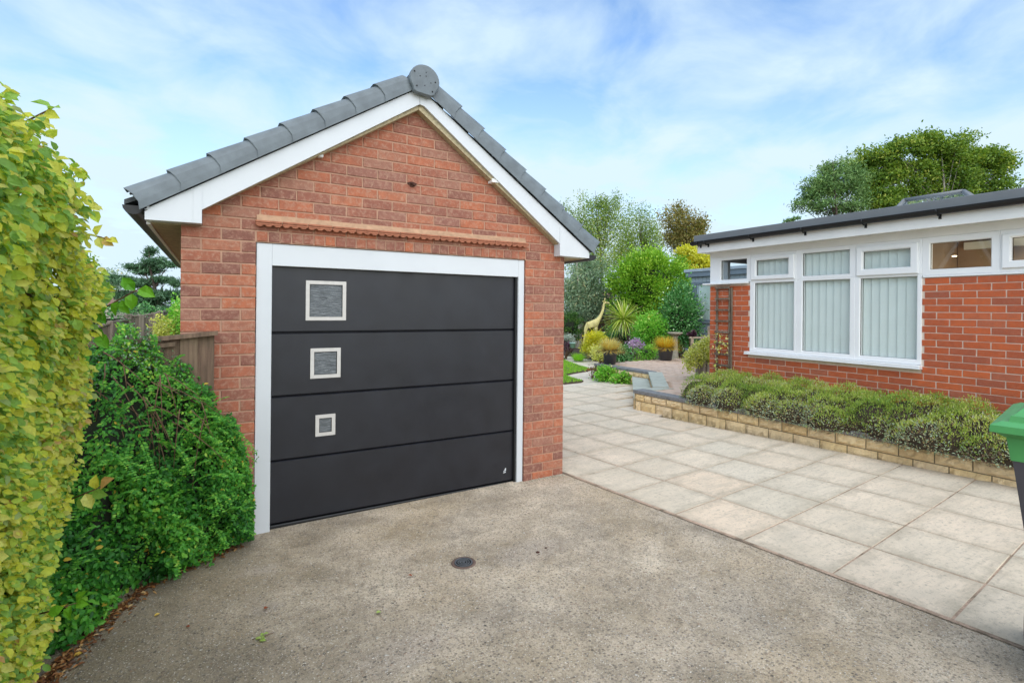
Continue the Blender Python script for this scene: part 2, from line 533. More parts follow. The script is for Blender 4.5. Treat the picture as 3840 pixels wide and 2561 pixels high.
M['fence'] = wood('weathered_fence_wood', '#544438', '#765f4e', '#937a64', .35)
M['fence_far'] = wood('grey_fence_wood', '#5a5046', '#7b6f62', '#9b8f80', .3)
M['trellis'] = wood('weathered_trellis_wood', '#4f4439', '#75685a', '#a79a88', .2)
M['bench'] = wood('pale_bench_wood', '#a5937c', '#bdaa92', '#d0c0aa')
M['log'] = wood('silvered_log_wood', '#645a50', '#8e857a', '#b1a89b')
M['bark'] = wood('tree_bark', '#38302a', '#544840', '#71655a')
M['birch_bark'] = wood('pale_bark', '#8a8378', '#b1a99b', '#cbc4b6')
M['stem'] = plain('plant_stem', '#6b523c', .8, .3, 30)
M['green_stem'] = plain('green_stem', '#5d6b3a', .8, .3, 30)
M['soil'] = plain('garden_soil', '#4a3d31', .98, .35, 20, .9)
M['ground'] = plain('rough_ground', '#5a5a3c', .98, .35, 2, .6)
M['pot'] = plain('charcoal_pot', '#4c4d52', .55, .1, 12)
M['cast'] = plain('cast_concrete', '#a39a88', .9, .2, 14, .5)
M['giraffe'] = plain('gilded_statue', '#d0c27e', .5, .22, 9, .3)
M['giraffe_dark'] = plain('statue_dark_brown', '#55492b', .6, .2, 9)  # dark brown of eyes, tail and mane
M['clad'] = plain('grey_painted_board', '#9dabb8', .5, .08, 8)
M['clad_dark'] = plain('dark_grey_board', '#6d7b89', .45, .08, 8)
M['bin_green'] = plain('green_bin_plastic', '#4f9a58', .45, .1, 8, .08)
M['bin_body'] = plain('dark_bin_plastic', '#4a484e', .5, .1, 8, .08)
M['path'] = plain('pale_garden_path', '#d3c8b6', .92, .14, 5, .4)
M['gully'] = plain('terracotta_ring', '#6a574d', .85, .25, 40, .4)
M['grate'] = plain('worn_grate', '#585b5e', .6, .2, 40)
M['rust'] = plain('rusty_iron', '#4b2c20', .9, .4, 60, .6)
M['roof_tile'] = plain('pinkish_roof_tile', '#8f6d63', .9, .2, 3, .4)
M['garage_tile'] = plain('grey_roof_tile', '#54585a', .8, .2, 8, .3)
M['render'] = plain('pale_render', '#b0a598', .9, .1, 2)
M['far_dark'] = plain('dark_shed_board', '#4a4c52', .8, .1, 3)
M['room'] = plain('dim_room_paint', '#82705a', .8, .06, 2)
M['room_light'] = plain('pale_cornice', '#c9d2cf', .6, .04, 2)
M['lampglass'] = plain('alabaster_bowl', '#b8a892', .5, .1, 9)
M['blind'] = plain('pale_blind_fabric', '#dfe8e6', .7, .03, 4)
M['ledge'] = plain('clay_creasing_tile', '#a5694f', .9, .22, 24, .5)
M['fillet'] = plain('mortar_fillet', '#b08d70', .95, .2, 22, .7)
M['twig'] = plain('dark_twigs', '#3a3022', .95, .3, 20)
M['twig_shade'] = plain('shaded_twigs', '#1c2412', .95, .3, 20)  # near-black green: shade deep among the leaves put into the core colour


def glass():
    t = MT('window_glass'); t.t.nodes.remove(t.p)
    tr = t.n('ShaderNodeBsdfTransparent'); tr.inputs[0].default_value = (.95, .985, .98, 1)
    gl = t.n('ShaderNodeBsdfGlossy'); gl.inputs['Roughness'].default_value = .015
    fr = t.n('ShaderNodeLayerWeight'); fr.inputs[0].default_value = .5
    mx = t.n('ShaderNodeMixShader'); f = t.math('ADD', t.math('POWER', fr.outputs['Facing'], 4.0), .07, True)
    t.l(f, mx.inputs[0]); t.l(tr.outputs[0], mx.inputs[1]); t.l(gl.outputs[0], mx.inputs[2]); t.l(mx.outputs[0], t.o.inputs[0])
    return t.m


M['glass'] = glass()


LIFT = 1.35


def leaf(name, stops, attr=True, trans=.3, rough=.5):
    t = MT(name); t.t.nodes.remove(t.p)
    if attr:
        a = t.n('ShaderNodeAttribute'); a.attribute_name = 'tint'; f = a.outputs['Fac']
    else: f = t.rand()
    stops = [(p_, tuple(min(.8, v_ * LIFT) for v_ in hx(c_)[:3]) + (1,)) for p_, c_ in stops]
    c = t.ramp(f, stops)
    c = t.mix(t.ramp(t.noise(t.pos(), 120, 3), [(.4, 0.), (.75, .22)]), c, '#4e4a1a')
    p = t.n('ShaderNodeBsdfPrincipled'); t.l(c, p.inputs['Base Color']); p.inputs['Roughness'].default_value = rough
    p.inputs['Specular IOR Level'].default_value = .35
    tl = t.n('ShaderNodeBsdfTranslucent'); t.l(t.mix(1.0, c, (1.0, 1.0, .55, 1), 'MULTIPLY'), tl.inputs[0])
    mx = t.n('ShaderNodeMixShader'); mx.inputs[0].default_value = trans + .06
    t.l(p.outputs[0], mx.inputs[1]); t.l(tl.outputs[0], mx.inputs[2]); t.l(mx.outputs[0], t.o.inputs[0])
    return t.m


HEDGE = [(0, '#64883e'), (.16, '#7f9f48'), (.34, '#9fb544'), (.48, '#b8c23c'), (.64, '#cdca4c'), (.8, '#dcc85a'), (.91, '#d0b062'), (.97, '#b08858'), (1, '#7f8f5a')]
LIFT = 1.85
M['hedge'] = leaf('hedge_leaf', HEDGE, trans=.4)
M['hedge1'] = leaf('hedge_leaf_single', HEDGE, False, trans=.4)
LIFT = 1.4
M['big_green'] = leaf('bright_green_leaf', [(0, '#4f8f22'), (1, '#6aa32c')], False)
LIFT = 1.32
M['jasmine'] = leaf('dark_shrub_leaf', [(0, '#235a24'), (.3, '#347528'), (.6, '#4f9430'), (.85, '#72ac3c'), (.97, '#a2bf48'), (1, '#c0a840')], trans=.25)
LIFT = 1.4
M['cotoneaster'] = leaf('grey_green_leaf', [(0, '#33503a'), (.6, '#4c6c4e'), (1, '#90a58c')], trans=.15, rough=.35)
LIFT = 1.75
M['heath_top'] = leaf('heath_sprig', [(0, '#64803a'), (.3, '#839c46'), (.5, '#9fae4e'), (.7, '#b0b868'), (.86, '#b3beaa'), (1, '#c6ac56')], trans=.3)
M['heath_low'] = leaf('heath_old_growth', [(0, '#4a3a30'), (.3, '#6b5646'), (.5, '#748468'), (.8, '#9fae98'), (1, '#a58e62')], trans=.2)
LIFT = 1.4
M['grass'] = leaf('lawn_grass', [(0, '#6aa824'), (.5, '#86c22e'), (1, '#a6d04a')], trans=.3)
M['lime'] = leaf('lime_leaf', [(0, '#a3b048'), (.5, '#cbd266'), (1, '#e3e39c')], trans=.3)
M['yellow'] = leaf('yellow_leaf', [(0, '#cdb526'), (.5, '#e6cf38'), (.85, '#eedc5c'), (1, '#b3c03a')], trans=.3)
M['gold'] = leaf('gold_grass', [(0, '#c49a4c'), (.5, '#dcb868'), (1, '#e8d096')], trans=.3)
M['orange_grass'] = leaf('orange_grass', [(0, '#c48e2a'), (.5, '#deae3a'), (1, '#e6c862')], trans=.3)
M['midgreen'] = leaf('mid_green_leaf', [(0, '#4f8f2c'), (.5, '#74b63c'), (.9, '#a2cf58'), (1, '#c5dd80')], trans=.3)
M['laurel'] = leaf('laurel_leaf', [(0, '#47781e'), (.4, '#6a9a28'), (.75, '#8cb234'), (1, '#b0c850')], trans=.25, rough=.4)
M['darkgreen'] = leaf('dark_green_leaf', [(0, '#2c5c2c'), (.5, '#458040'), (.9, '#79a868'), (1, '#b5cda0')], trans=.2, rough=.35)
M['topiary'] = leaf('clipped_leaf', [(0, '#24451c'), (.6, '#376024'), (1, '#6a8a34')], trans=.15)
M['willow'] = leaf('willow_leaf', [(0, '#5a7560'), (.5, '#809a7a'), (.85, '#adbd9c'), (1, '#c2b78c')], trans=.25)
M['birch'] = leaf('birch_leaf', [(0, '#577534'), (.5, '#7f9846'), (.9, '#a6b462'), (1, '#c5c07a')], trans=.3)
M['brown'] = leaf('brown_leaf', [(0, '#5d6634'), (.4, '#7d7640'), (.75, '#94824c'), (1, '#86964c')], trans=.25)
M['sycamore'] = leaf('sycamore_leaf', [(0, '#466426'), (.4, '#678632'), (.8, '#8ea23c'), (1, '#b4b658')], trans=.3)
M['pine'] = leaf('pine_needle', [(0, '#48683c'), (.5, '#66884c'), (1, '#92aa66')], trans=.1)
M['pine_far'] = leaf('far_pine_needle', [(0, '#2f4f38'), (.5, '#476a49'), (1, '#6f9070')], trans=.1)
M['silver'] = leaf('silver_leaf', [(0, '#7a8a80'), (.6, '#a5b0a5'), (1, '#cdd3c8')], trans=.2)
M['purple'] = leaf('purple_leaf', [(0, '#3a2333'), (.6, '#573549'), (1, '#7a5a68')], trans=.15, rough=.35)
M['lilac'] = leaf('lilac_petal', [(0, '#a585bb'), (.6, '#bda0d0'), (1, '#d9cbe4')], trans=.3)
M['orange'] = leaf('orange_petal', [(0, '#d8791e'), (1, '#e59a3a')], trans=.3)
M['sword'] = leaf('cordyline_leaf', [(0, '#7f9c2c'), (.4, '#a3b742'), (.75, '#c6cb72'), (1, '#e0de9c')], False, trans=.2, rough=.4)
M['dead'] = leaf('dead_leaf', [(0, '#4a2f1f'), (.5, '#74492c'), (.85, '#9a6a3c'), (1, '#c0a070')], trans=.1)
M['fallen_yellow'] = leaf('fallen_yellow_leaf', [(0, '#b89440'), (1, '#c6a54e')], False, trans=.1)
M['fallen_red'] = leaf('fallen_red_leaf', [(0, '#7c3c26'), (1, '#8f4c2e')], False, trans=.1)
M['fallen_green'] = leaf('fallen_green_leaf', [(0, '#6f8a38'), (1, '#93a55a')], False, trans=.1)

# ------------------------------------------------------------------ ground, drive, paving
def struct(o): o['kind'] = 'structure'; return o


def sheet(name, mat, xs, ys, zf):
    b = MB(); nx, ny = len(xs), len(ys)
    b.add([(x, y, zf(x, y)) for y in ys for x in xs], [(j * nx + i, j * nx + i + 1, (j + 1) * nx + i + 1, (j + 1) * nx + i) for j in range(ny - 1) for i in range(nx - 1)])
    return struct(b.build(name, mat))


sheet('ground', M['ground'], [-600, -60, -12, -4, 0, 3.2, 7, 12, 25, 60, 600], [-600, -60, -7, 0, 5, 10, 25, 60, 600], lambda x, y: g(max(-4, x), y) - .06)


def xb(y): return 3.194 - .0785 * (y + .735) - .012


b = MB(); ys = [-8, -6, -4, -3, -2, -1, 0, .06]
b.add([p for y in ys for p in ((-3.5, y, g(-3.5, y)), (-.5, y, g(-.5, y)), (1.5, y, g(1.5, y)), (xb(y) + .10, y, g(xb(y) + .1, y)))],
      [(4 * j + i, 4 * j + i + 1, 4 * j + i + 5, 4 * j + i + 4) for j in range(len(ys) - 1) for i in range(3)])
struct(b.build('driveway', M['drive']))

O0, UU, VV = np.array([3.194, -.735]), np.array([.555, .043]), np.array([-.043, .548])
b = MB(); pv = []
for j in (-13, 10):
    for i in (-.045, 5.02):
        q = O0 + UU * i + VV * j; pv.append((q[0], q[1], g(*q) + .004))
b.add(pv, [(0, 1, 3, 2)])
paving = struct(b.build('paving', M['bed']))
slab_meshes = []
PPOLY = [(5.3, 1.98), (6.05, 2.1), (7.85, 4.1), (7.85, 4.6), (5.0, 5.0)]


def inpoly_pt(p):
    r = False; n = len(PPOLY)
    for i in range(n):
        (x1, y1), (x2, y2) = PPOLY[i], PPOLY[(i + 1) % n]
        if (y1 > p[1]) != (y2 > p[1]) and p[0] < (x2 - x1) * (p[1] - y1) / (y2 - y1) + x1: r = not r
    return r


for k in range(4):
    q = MB(); jx, jy = .0105, .0085
    c = [np.array([jx, jy]), np.array([1 - jx * 1.6, jy]), np.array([1 - jx, 1 - jy]), np.array([jx, 1 - jy])]
    c = [p + NR.uniform(-.005, .005, 2) for p in c]
    W2 = lambda p, z, s: tuple((UU * ((p[0] - .5) * s + .5) + VV * ((p[1] - .5) * s + .5))) + (z,)
    vs = [W2(p, -.03, 1) for p in c] + [W2(p, -.003, 1) for p in c] + [W2(p, 0, .988) for p in c]
    q.add(vs, [(0, 1, 5, 4), (1, 2, 6, 5), (2, 3, 7, 6), (3, 0, 4, 7), (4, 5, 9, 8), (5, 6, 10, 9), (6, 7, 11, 10), (7, 4, 8, 11), (8, 9, 10, 11)])
    slab_meshes.append(q.mesh('slab', M['slab']))
for j in range(-13, 10):
    for i in range(9):
        q = O0 + UU * i + VV * j
        if i > 4 and not inpoly_pt(q + (UU + VV) * .5): continue
        zc = g(*(q + UU * .5 + VV * .5))
        zx = g(*(q + UU)) - g(*q); zy = g(*(q + VV)) - g(*q)
        o = inst('slab', slab_meshes[rnd.randrange(4)], paving, (q[0], q[1], g(*q) + .0085 + rnd.uniform(-.0012, .0012)))
        o.rotation_euler = (math.atan(zy / .55) + rnd.uniform(-.0025, .0025), -math.atan(zx / .556) + rnd.uniform(-.0025, .0025), 0)

# path that curves off to the lawn
b = MB(); rows_ = [(1.4, 5.97), (2.0, 5.98), (2.1, 8.1), (3.2, 8.1), (4.2, 8.05), (5.4, 8.1), (6.4, 9.3), (8.0, 11.0), (10.5, 12.0), (12.5, 11.5)]
b.add([p for y, x in rows_ for p in ((3.15, y, g(3.15, y) - .004), (5.5, y, g(5.5, y) - .004), (x, y, g(x, y) - .004))], [(3 * j + i, 3 * j + i + 1, 3 * j + i + 4, 3 * j + i + 3) for j in range(len(rows_) - 1) for i in range(2)])
bm_p = b.build('garden_path', M['path']); struct(bm_p)
lawn_poly = [(3.3, 5.1), (6.0, 4.92), (6.7, 4.94), (7.2, 4.97), (7.37, 5.08), (7.42, 5.35), (7.55, 5.85), (7.76, 6.28), (8.2, 6.5), (8.8, 6.72), (9.15, 6.98), (9.3, 7.35), (9.5, 7.95), (9.9, 8.9), (10.45, 10.2), (9.6, 12), (3.3, 12.2)]
b = MB(); n = len(lawn_poly)
b.add([(x, y, g(x, y) - .02) for x, y in lawn_poly] + [(x, y, g(x, y) + .02) for x, y in lawn_poly], [(i, (i + 1) % n, n + (i + 1) % n, n + i) for i in range(n)] + [tuple(range(n, 2 * n))])
lawn = struct(b.build('lawn', M['soil']))
bed_poly = [(9.3, 6.0), (9.2, 6.5), (9.9, 7.0), (10.7, 8.2), (11.25, 9.6), (11.4, 11.0), (11.0, 12.5), (40, 30), (40, 5.75), (13, 5.72), (10, 5.66)]
b = MB(); b.add([(x, y, g(x, y) + .03) for x, y in bed_poly], [tuple(range(len(bed_poly)))])
struct(b.build('flower_bed_soil', M['soil']))


def inpoly(P, poly):
    x, y = P[:, 0], P[:, 1]; r = np.zeros(len(P), bool); n = len(poly)
    for i in range(n):
        (x1, y1), (x2, y2) = poly[i], poly[(i + 1) % n]
        c = ((y1 > y) != (y2 > y)) & (x < (x2 - x1) * (y - y1) / (y2 - y1 + 1e-12) + x1)
        r ^= c
    return r


P = np.column_stack([NR.uniform(6.2, 10.6, 60000), NR.uniform(4.85, 11.5, 60000)]); P = P[inpoly(P, lawn_poly)][:24000]
pos = np.column_stack([P, [g(*p) + .018 for p in P]])
d = np.column_stack([NR.uniform(-.4, .4, (len(P), 2)), np.ones(len(P))])
gr = leaves('grass', M['grass'], None, pos, d, rdir(len(P)), NR.uniform(.025, .055, len(P)), .012, tpl='tri')
gr['kind'] = 'stuff'

# ------------------------------------------------------------------ garage
GW = 3.11
PITCHZ, BL = .0789, .2365
ZT = 1.907
garage = thing('garage', 'small red brick garage with grey tiled pitched roof and wide dark door', 'garage', (GW / 2, 2.5, g(1.5, 0)))


def rl(x): return 2.035 + .649 * (x + .19)


def rr(x): return 1.99 + .712 * (3.336 - x)


# gable wall with its opening, side and back walls (the mortar the bricks are bedded in)
xa = (1.99 + .712 * 3.336 - 2.035 - .649 * .19) / (.649 + .712)
b = MB()
b.prism([(0, -.3), (.44, -.3), (.44, ZT), (2.672, ZT), (2.672, -.3), (GW, -.3), (GW, rr(GW)), (xa, rl(xa)), (0, rl(0))], 'y', .002, .105)
gwall = b.build('wall', M['mortar_garage'], garage)


def side_brick():
    t = MT('side_brickwork'); br = t.n('ShaderNodeTexBrick'); v = t.oc()
    sp = t.n('ShaderNodeSeparateXYZ'); t.l(v, sp.inputs[0]); cb = t.n('ShaderNodeCombineXYZ')
    t.l(t.math('ADD', sp.outputs[0], sp.outputs[1]), cb.inputs[0]); t.l(sp.outputs[2], cb.inputs[1]); t.l(cb.outputs[0], br.inputs['Vector'])
    br.inputs['Color1'].default_value = hx('#a1583f'); br.inputs['Color2'].default_value = hx('#8a5546'); br.inputs['Mortar'].default_value = hx('#b08f78')
    br.inputs['Scale'].default_value = 1; br.inputs['Brick Width'].default_value = BL; br.inputs['Row Height'].default_value = PITCHZ; br.inputs['Mortar Size'].default_value = .006
    t.col(br.outputs[0]).rough(.9); return t.m


M['side_brick'] = side_brick()
b = MB(); b.box(0.002, .1, .106, 5, -.4, 1.98).box(GW - .1, GW - .002, .106, 5, -.4, 1.98).box(.101, GW - .101, 4.9, 5, -.4, 1.98)
b.build('side_wall', M['side_brick'], garage)


def clip(poly, a, bb, c):
    "keep a*x+b*y<=c"
    o = []
    for i in range(len(poly)):
        p, q = poly[i], poly[(i + 1) % len(poly)]
        dp, dq = a * p[0] + bb * p[1] - c, a * q[0] + bb * q[1] - c
        if dp <= 0: o.append(p)
        if dp * dq < 0:
            t = dp / (dp - dq); o.append((p[0] + t * (q[0] - p[0]), p[1] + t * (q[1] - p[1])))
    return o


_bm = {}


def brick_mesh(L, H, mat, proud, var, back=.03, jit=.0016, ch=.003):
    key = (round(L, 3), round(H, 3), mat.name, var)
    if key not in _bm:
        q = MB(); r = np.random.RandomState(hash(key) % 99999)
        c = np.array([(0, 0), (L, 0), (L, H), (0, H)]) + r.uniform(-jit, jit, (4, 2))
        ce = c.mean(0)
        ins = [tuple(p + np.sign(ce - p) * ch) for p in c]
        mid = [(L * (.3 + .4 * r.rand()), H * .5)]
        fz = -proud + r.uniform(-.0012, .0012, 4)
        vs = [(p[0], back, p[1]) for p in c] + [(p[0], -proud + ch, p[1]) for p in c] + [(p[0], f, p[1]) for p, f in zip(ins, fz)]
        q.add(vs, [(0, 1, 5, 4), (1, 2, 6, 5), (2, 3, 7, 6), (3, 0, 4, 7), (4, 5, 9, 8), (5, 6, 10, 9), (6, 7, 11, 10), (7, 4, 8, 11), (8, 9, 10, 11)])
        _bm[key] = q.mesh('brick', mat)
    return _bm[key]


J = .0105
nb = 0


def gbrick(x0, x1, z0, z1):
    global nb
    x0 = max(x0, 0.0); x1 = min(x1, GW)
    if x1 - x0 < .03: return
    if z1 < rl(x0) - .005 and z1 < rr(x1) - .005 and z1 < rl(x1) and z1 < rr(x0):
        o = inst('brick', brick_mesh(x1 - x0, z1 - z0, M['brick_garage'], .0035, rnd.randrange(3)), gwall, (x0, rnd.uniform(-.0012, .0012), z0))
    else:
        p = [(x0, z0), (x1, z0), (x1, z1), (x0, z1)]
        p = clip(p, -.649, 1, 2.035 + .649 * .19 - .01); p = clip(p, .712, 1, 1.99 + .712 * 3.336 - .01) if len(p) > 2 else p
        if len(p) < 3: return
        if max(q[1] for q in p) - min(q[1] for q in p) < .02: return
        q = MB(); q.prism([(u - x0, v - z0) for u, v in p], 'y', -.0035, .03)
        o = inst('brick', q.mesh('brick', M['brick_garage']), gwall, (x0, 0, z0))
    nb += 1


HB = PITCHZ - J
k = 0
while True:                                    # courses from the head of the door down
    z1 = ZT - J / 2 - PITCHZ * k; z0 = z1 - HB
    if z1 < -.22: break
    for side in (0, 1):
        xs = ([(0, .226), (.2365, .443)] if k % 2 else [(0, .108), (.1185, .3445), (.355, .443)])
        if side == 1:
            xs = ([(GW - .226, GW), (2.669, GW - .2365)] if k % 2 == 0 else [(GW - .108, GW), (GW - .3445, GW - .1185), (2.669, GW - .355)])
        for x0, x1 in xs: gbrick(x0, x1, z0, z1)
    k += 1
# courses beside the soldier course and above it
nsold = 29
for r in range(30):
    z0 = ZT + J / 2 + PITCHZ * r; z1 = z0 + HB
    if z1 > rl(xa) - .02: break
    off = 0.0 if r % 2 == 0 else .118
    n0 = -2
    x = off - .2365 * 2
    while x < GW:
        x0, x1 = x, x + .226; x += BL
        if r == 0 or r == 1:
            if r == 0:
                if x0 < .44 < x1: x1 = .434
                elif x0 < 2.67 < x1: x0 = 2.678
                elif .44 <= x0 and x1 <= 2.672: continue
        gbrick(x0, x1, z0, z1)
# the header-on-edge course over the door is a part of its own
for i in range(nsold):
    x0 = .444 + (2.669 - .444) / nsold * i
    o = inst('brick', brick_mesh(.0655, HB + .0, M['brick_garage'], .0045, 10 + rnd.randrange(3)), gwall, (x0 + .005, rnd.uniform(-.001, .001), ZT + J / 2 + .0005)); nb += 1
print('garage bricks', nb)

# creasing-tile ledge over the door
ledge = None
b = MB(); b.prism([(.003, 2.045), (-.040, 2.040), (.003, 2.112)], 'x', .445, 2.66)
ledge = b.build('ledge', M['fillet'], garage)
tmesh = None
nt_, x0 = 13, .437
tw = (2.672 - x0) / nt_
q = MB(); q.box(0, tw - .006, -.050, .0, .012, .026, .002).box(0, tw - .003, -.046, 0, -.004, .0105, .002)
for u in range(3):
    cx = tw * (u + .5) / 3 - .004
    q.prism([(cx - .024, -.0045), (cx - .012, -.014), (cx + .012, -.014), (cx + .024, -.0045)], 'y', -.044, -.004)
tmesh = q.mesh('ledge_tile', M['ledge'])
for i in range(nt_):
    inst('ledge_tile', tmesh, ledge, (x0 + tw * i, rnd.uniform(-.001, .001), 2.030 + rnd.uniform(-.0015, .0015)))

# broken brick with an iron stub high in the gable
b = MB(); b.prism([(1.575 + .035 * math.cos(a) * (1 + .3 * math.sin(3 * a)), 2.457 + .022 * math.sin(a)) for a in [i * math.pi / 6 for i in range(12)]], 'y', -.0075, .01)
b.tube([(1.567, -.03, 2.462), (1.567, .01, 2.462)], .009, 8)
b.tube([(1.592, -.026, 2.45), (1.592, .01, 2.45)], .008, 8)
b.build('iron_stub', M['rust'], garage)

# door frame and sectional door
b = MB()
b.box(.447, .5475, .012, .09, g(.5, 0) - .02, ZT - .004, .002)
b.box(2.603, 2.664, .012, .09, g(2.6, 0) - .02, ZT - .004, .002)
b.box(.5478, 2.6027, .0125, .09, 1.747, ZT - .004, .002)
b.build('door_frame', M['white'], garage)
b = MB(); b.box(.44, 2.67, .095, .11, -.3, ZT)
door = b.build('garage_door', M['dark'], garage)
zs = [1.752, 1.262, .797, .330, -.128]
dmesh = {}
for i in range(4):
    q = MB(); z1, z0 = zs[i] - .003, zs[i + 1] + .003
    c = .010
    q.add([(.545, .092, z0), (2.606, .092, z0), (2.606, .092, z1), (.545, .092, z1), (.545, .0655, z0), (2.606, .0655, z0), (2.606, .0655, z1), (.545, .0655, z1),
           (.545, .056, z0 + c), (2.606, .056, z0 + c), (2.606, .056, z1 - c * .6), (.545, .056, z1 - c * .6)],
          [(0, 1, 5, 4), (1, 2, 6, 5), (2, 3, 7, 6), (3, 0, 4, 7), (4, 5, 9, 8), (5, 6, 10, 9), (6, 7, 11, 10), (7, 4, 8, 11), (8, 9, 10, 11)])
    q.build('door_panel', M['door'], door)
b = MB(); b.box(.548, 2.602, .050, .09, -.168, -.132, .006).box(.549, 2.601, .044, .06, -.185, -.160, .006)
b.build('rubber_seal', M['dark'], door)
b = MB(); b.box(2.583, 2.6025, .03, .056, g(2.6, 0), 1.746)
b.build('guide_rail', M['dark'], door)
for (xa_, xb_, za_, zb_) in ((.781, 1.073, 1.353, 1.651), (.817, 1.036, .917, 1.143), (.857, 1.001, .479, .640)):
    q = MB(); t_ = .0265
    o_ = [(xa_, za_), (xb_, za_), (xb_, zb_), (xa_, zb_)]; i_ = [(xa_ + t_, za_ + t_), (xb_ - t_, za_ + t_), (xb_ - t_, zb_ - t_), (xa_ + t_, zb_ - t_)]
    vs = [(p[0], .0558, p[1]) for p in o_] + [(p[0], .049, p[1]) for p in o_] + [(p[0], .049, p[1]) for p in i_] + [(p[0], .062, p[1]) for p in i_]
    q.add(vs, [(l * 4 + k, l * 4 + (k + 1) % 4, (l + 1) * 4 + (k + 1) % 4, (l + 1) * 4 + k) for l in range(3) for k in range(4)])
    q.build('window_frame', M['steel'], door)
    q = MB(); q.box(xa_ + t_ - .002, xb_ - t_ + .002, .0545, .0556, za_ + t_ - .002, zb_ - t_ + .002)
    q.build('window_pane', M['ripple'], door)
    q = MB(); e = .005
    for (a0, a1, c0, c1) in ((xa_ + t_, xb_ - t_, zb_ - t_ - e, zb_ - t_), (xa_ + t_, xb_ - t_, za_ + t_, za_ + t_ + e * .7), (xa_ + t_, xa_ + t_ + e * .7, za_ + t_ + e, zb_ - t_ - e), (xb_ - t_ - e, xb_ - t_, za_ + t_ + e, zb_ - t_ - e)):
        q.box(a0, a1, .0515, .0544, c0, c1)
    q.build('gasket', M['dark'], door)
# small pale maker's badge at the foot of the door: a slanting mark over a bar
b = MB(); bx, bz = 2.500, -.028
b.prism([(bx - .014, bz - .006), (bx + .006, bz + .026), (bx + .012, bz + .026), (bx + .012, bz + .004), (bx + .003, bz - .004), (bx + .001, bz + .010), (bx - .004, bz + .002), (bx - .006, bz - .008)], 'y', .053, .0559)
b.prism([(bx - .016, bz - .018), (bx - .012, bz - .011), (bx + .012, bz - .008), (bx + .012, bz - .013), (bx - .004, bz - .016)], 'y', .053, .0559)
b.build('badge', M['white'], door)

# barge boards with their boxed ends
b = MB(); th = .022
b.prism([(-.189, 2.052), (1.600, 3.213), (1.600, 3.084), (.118, 2.083), (.118, 2.06), (.07, 2.06)], 'y', -.095, -.095 + th)
lb = b.build('barge_board', M['white'], garage)
b = MB(); b.prism([(3.340, 2.014), (1.603, 3.213), (1.603, 3.084), (1.64, 3.077), (3.049, 2.025), (3.10, 2.02)], 'y', -.095, -.095 + th)
rb = b.build('barge_board', M['white'], garage)
for s_, poly, strip in ((0, [(-.187, 1.989), (.069, 1.992), (.069, 2.205), (-.187, 2.040)], [(.0695, 1.992), (.118, 1.992), (.118, 2.236), (.0695, 2.205)]),
                        (1, [(3.055, 1.957), (3.336, 1.954), (3.336, 2.004), (3.055, 2.198)], [(2.986, 1.957), (3.0545, 1.957), (3.0545, 2.199), (2.986, 2.246)])):
    b = MB(); b.prism(poly, 'y', -.0975, .0 if s_ == 0 else .0).build('eaves_box', M['white'], garage)
    b = MB(); b.prism(strip, 'y', -.0995, -.004).build('eaves_box', M['white'], garage)
# timber lining behind the barge boards
b = MB(); b.prism([(.0, 2.06), (1.6, 3.1), (1.6, 3.05), (.05, 2.045)], 'y', -.07, -.004).prism([(3.1, 2.04), (1.603, 3.1), (1.603, 3.05), (3.05, 2.02)], 'y', -.07, -.004)
b.build('lining_board', M['osb'], garage)
b = MB(); b.box(.845, .878, -.05, -.006, 2.558, 2.584).box(2.27, 2.34, -.085, -.006, 2.555, 2.585)
b.build('lath_end', M['white_wood'], garage)
# soffits and eaves boards
b = MB(); b.box(-.165, -.003, .003, 5.1, 1.985, 1.995)
b.build('soffit', M['osb'], garage)
b = MB(); b.box(-.187, -.167, .003, 5.1, 1.975, 2.09).build('eaves_board', M['white_wood'], garage)
b = MB(); b.box(GW + .003, 3.315, .003, 5.1, 1.955, 1.965).box(3.317, 3.337, .003, 5.1, 1.95, 2.03)
b.build('soffit', M['osb'], garage)
# gutters
for s_, gx, gz in ((0, -.250, 2.075), (1, 3.395, 1.99)):
    b = MB(); pr = [(gx + .055 * math.cos(a), gz + .055 * math.sin(a)) for a in [math.pi + i * math.pi / 8 for i in range(9)]]
    pr2 = [(gx + .050 * math.cos(a), gz + .050 * math.sin(a)) for a in [2 * math.pi - i * math.pi / 8 for i in range(9)]]
    b.prism(pr + pr2, 'y', -.06, 5.1)
    b.prism(pr, 'y', -.064, -.06)
    b.build('gutter', M['dark'], garage)
# roof slopes: lapped courses of tiles, then verge units, ridge
b = MB()
for s_ in (0, 1):
    e0, e1, z0_, z1_ = (-.30, 1.61, 2.115, 3.285) if s_ == 0 else (3.47, 1.60, 2.06, 3.285)
    for i in range(8):
        t0, t1 = i / 8, (i + 1) / 8 + .02
        A = (e0 + (e1 - e0) * t0, z0_ + (z1_ - z0_) * t0); B = (e0 + (e1 - e0) * min(1, t1), z0_ + (z1_ - z0_) * min(1, t1))
        for c_ in range(16):
            y0 = -.02 + 5.05 / 16 * c_; y1 = y0 + 5.05 / 16 - .004
            b.add([(A[0], y0, A[1]), (A[0], y1, A[1]), (B[0], y1, B[1] - .025), (B[0], y0, B[1] - .025),
                   (A[0], y0, A[1] - .03), (A[0], y1, A[1] - .03), (B[0], y1, B[1] - .06), (B[0], y0, B[1] - .06)],
                  [(0, 1, 2, 3), (4, 7, 6, 5), (0, 4, 5, 1), (2, 6, 7, 3), (0, 3, 7, 4), (1, 5, 6, 2)])
roof = b.build('roof', M['garage_tile'], garage)
roof['kind'] = 'stuff'


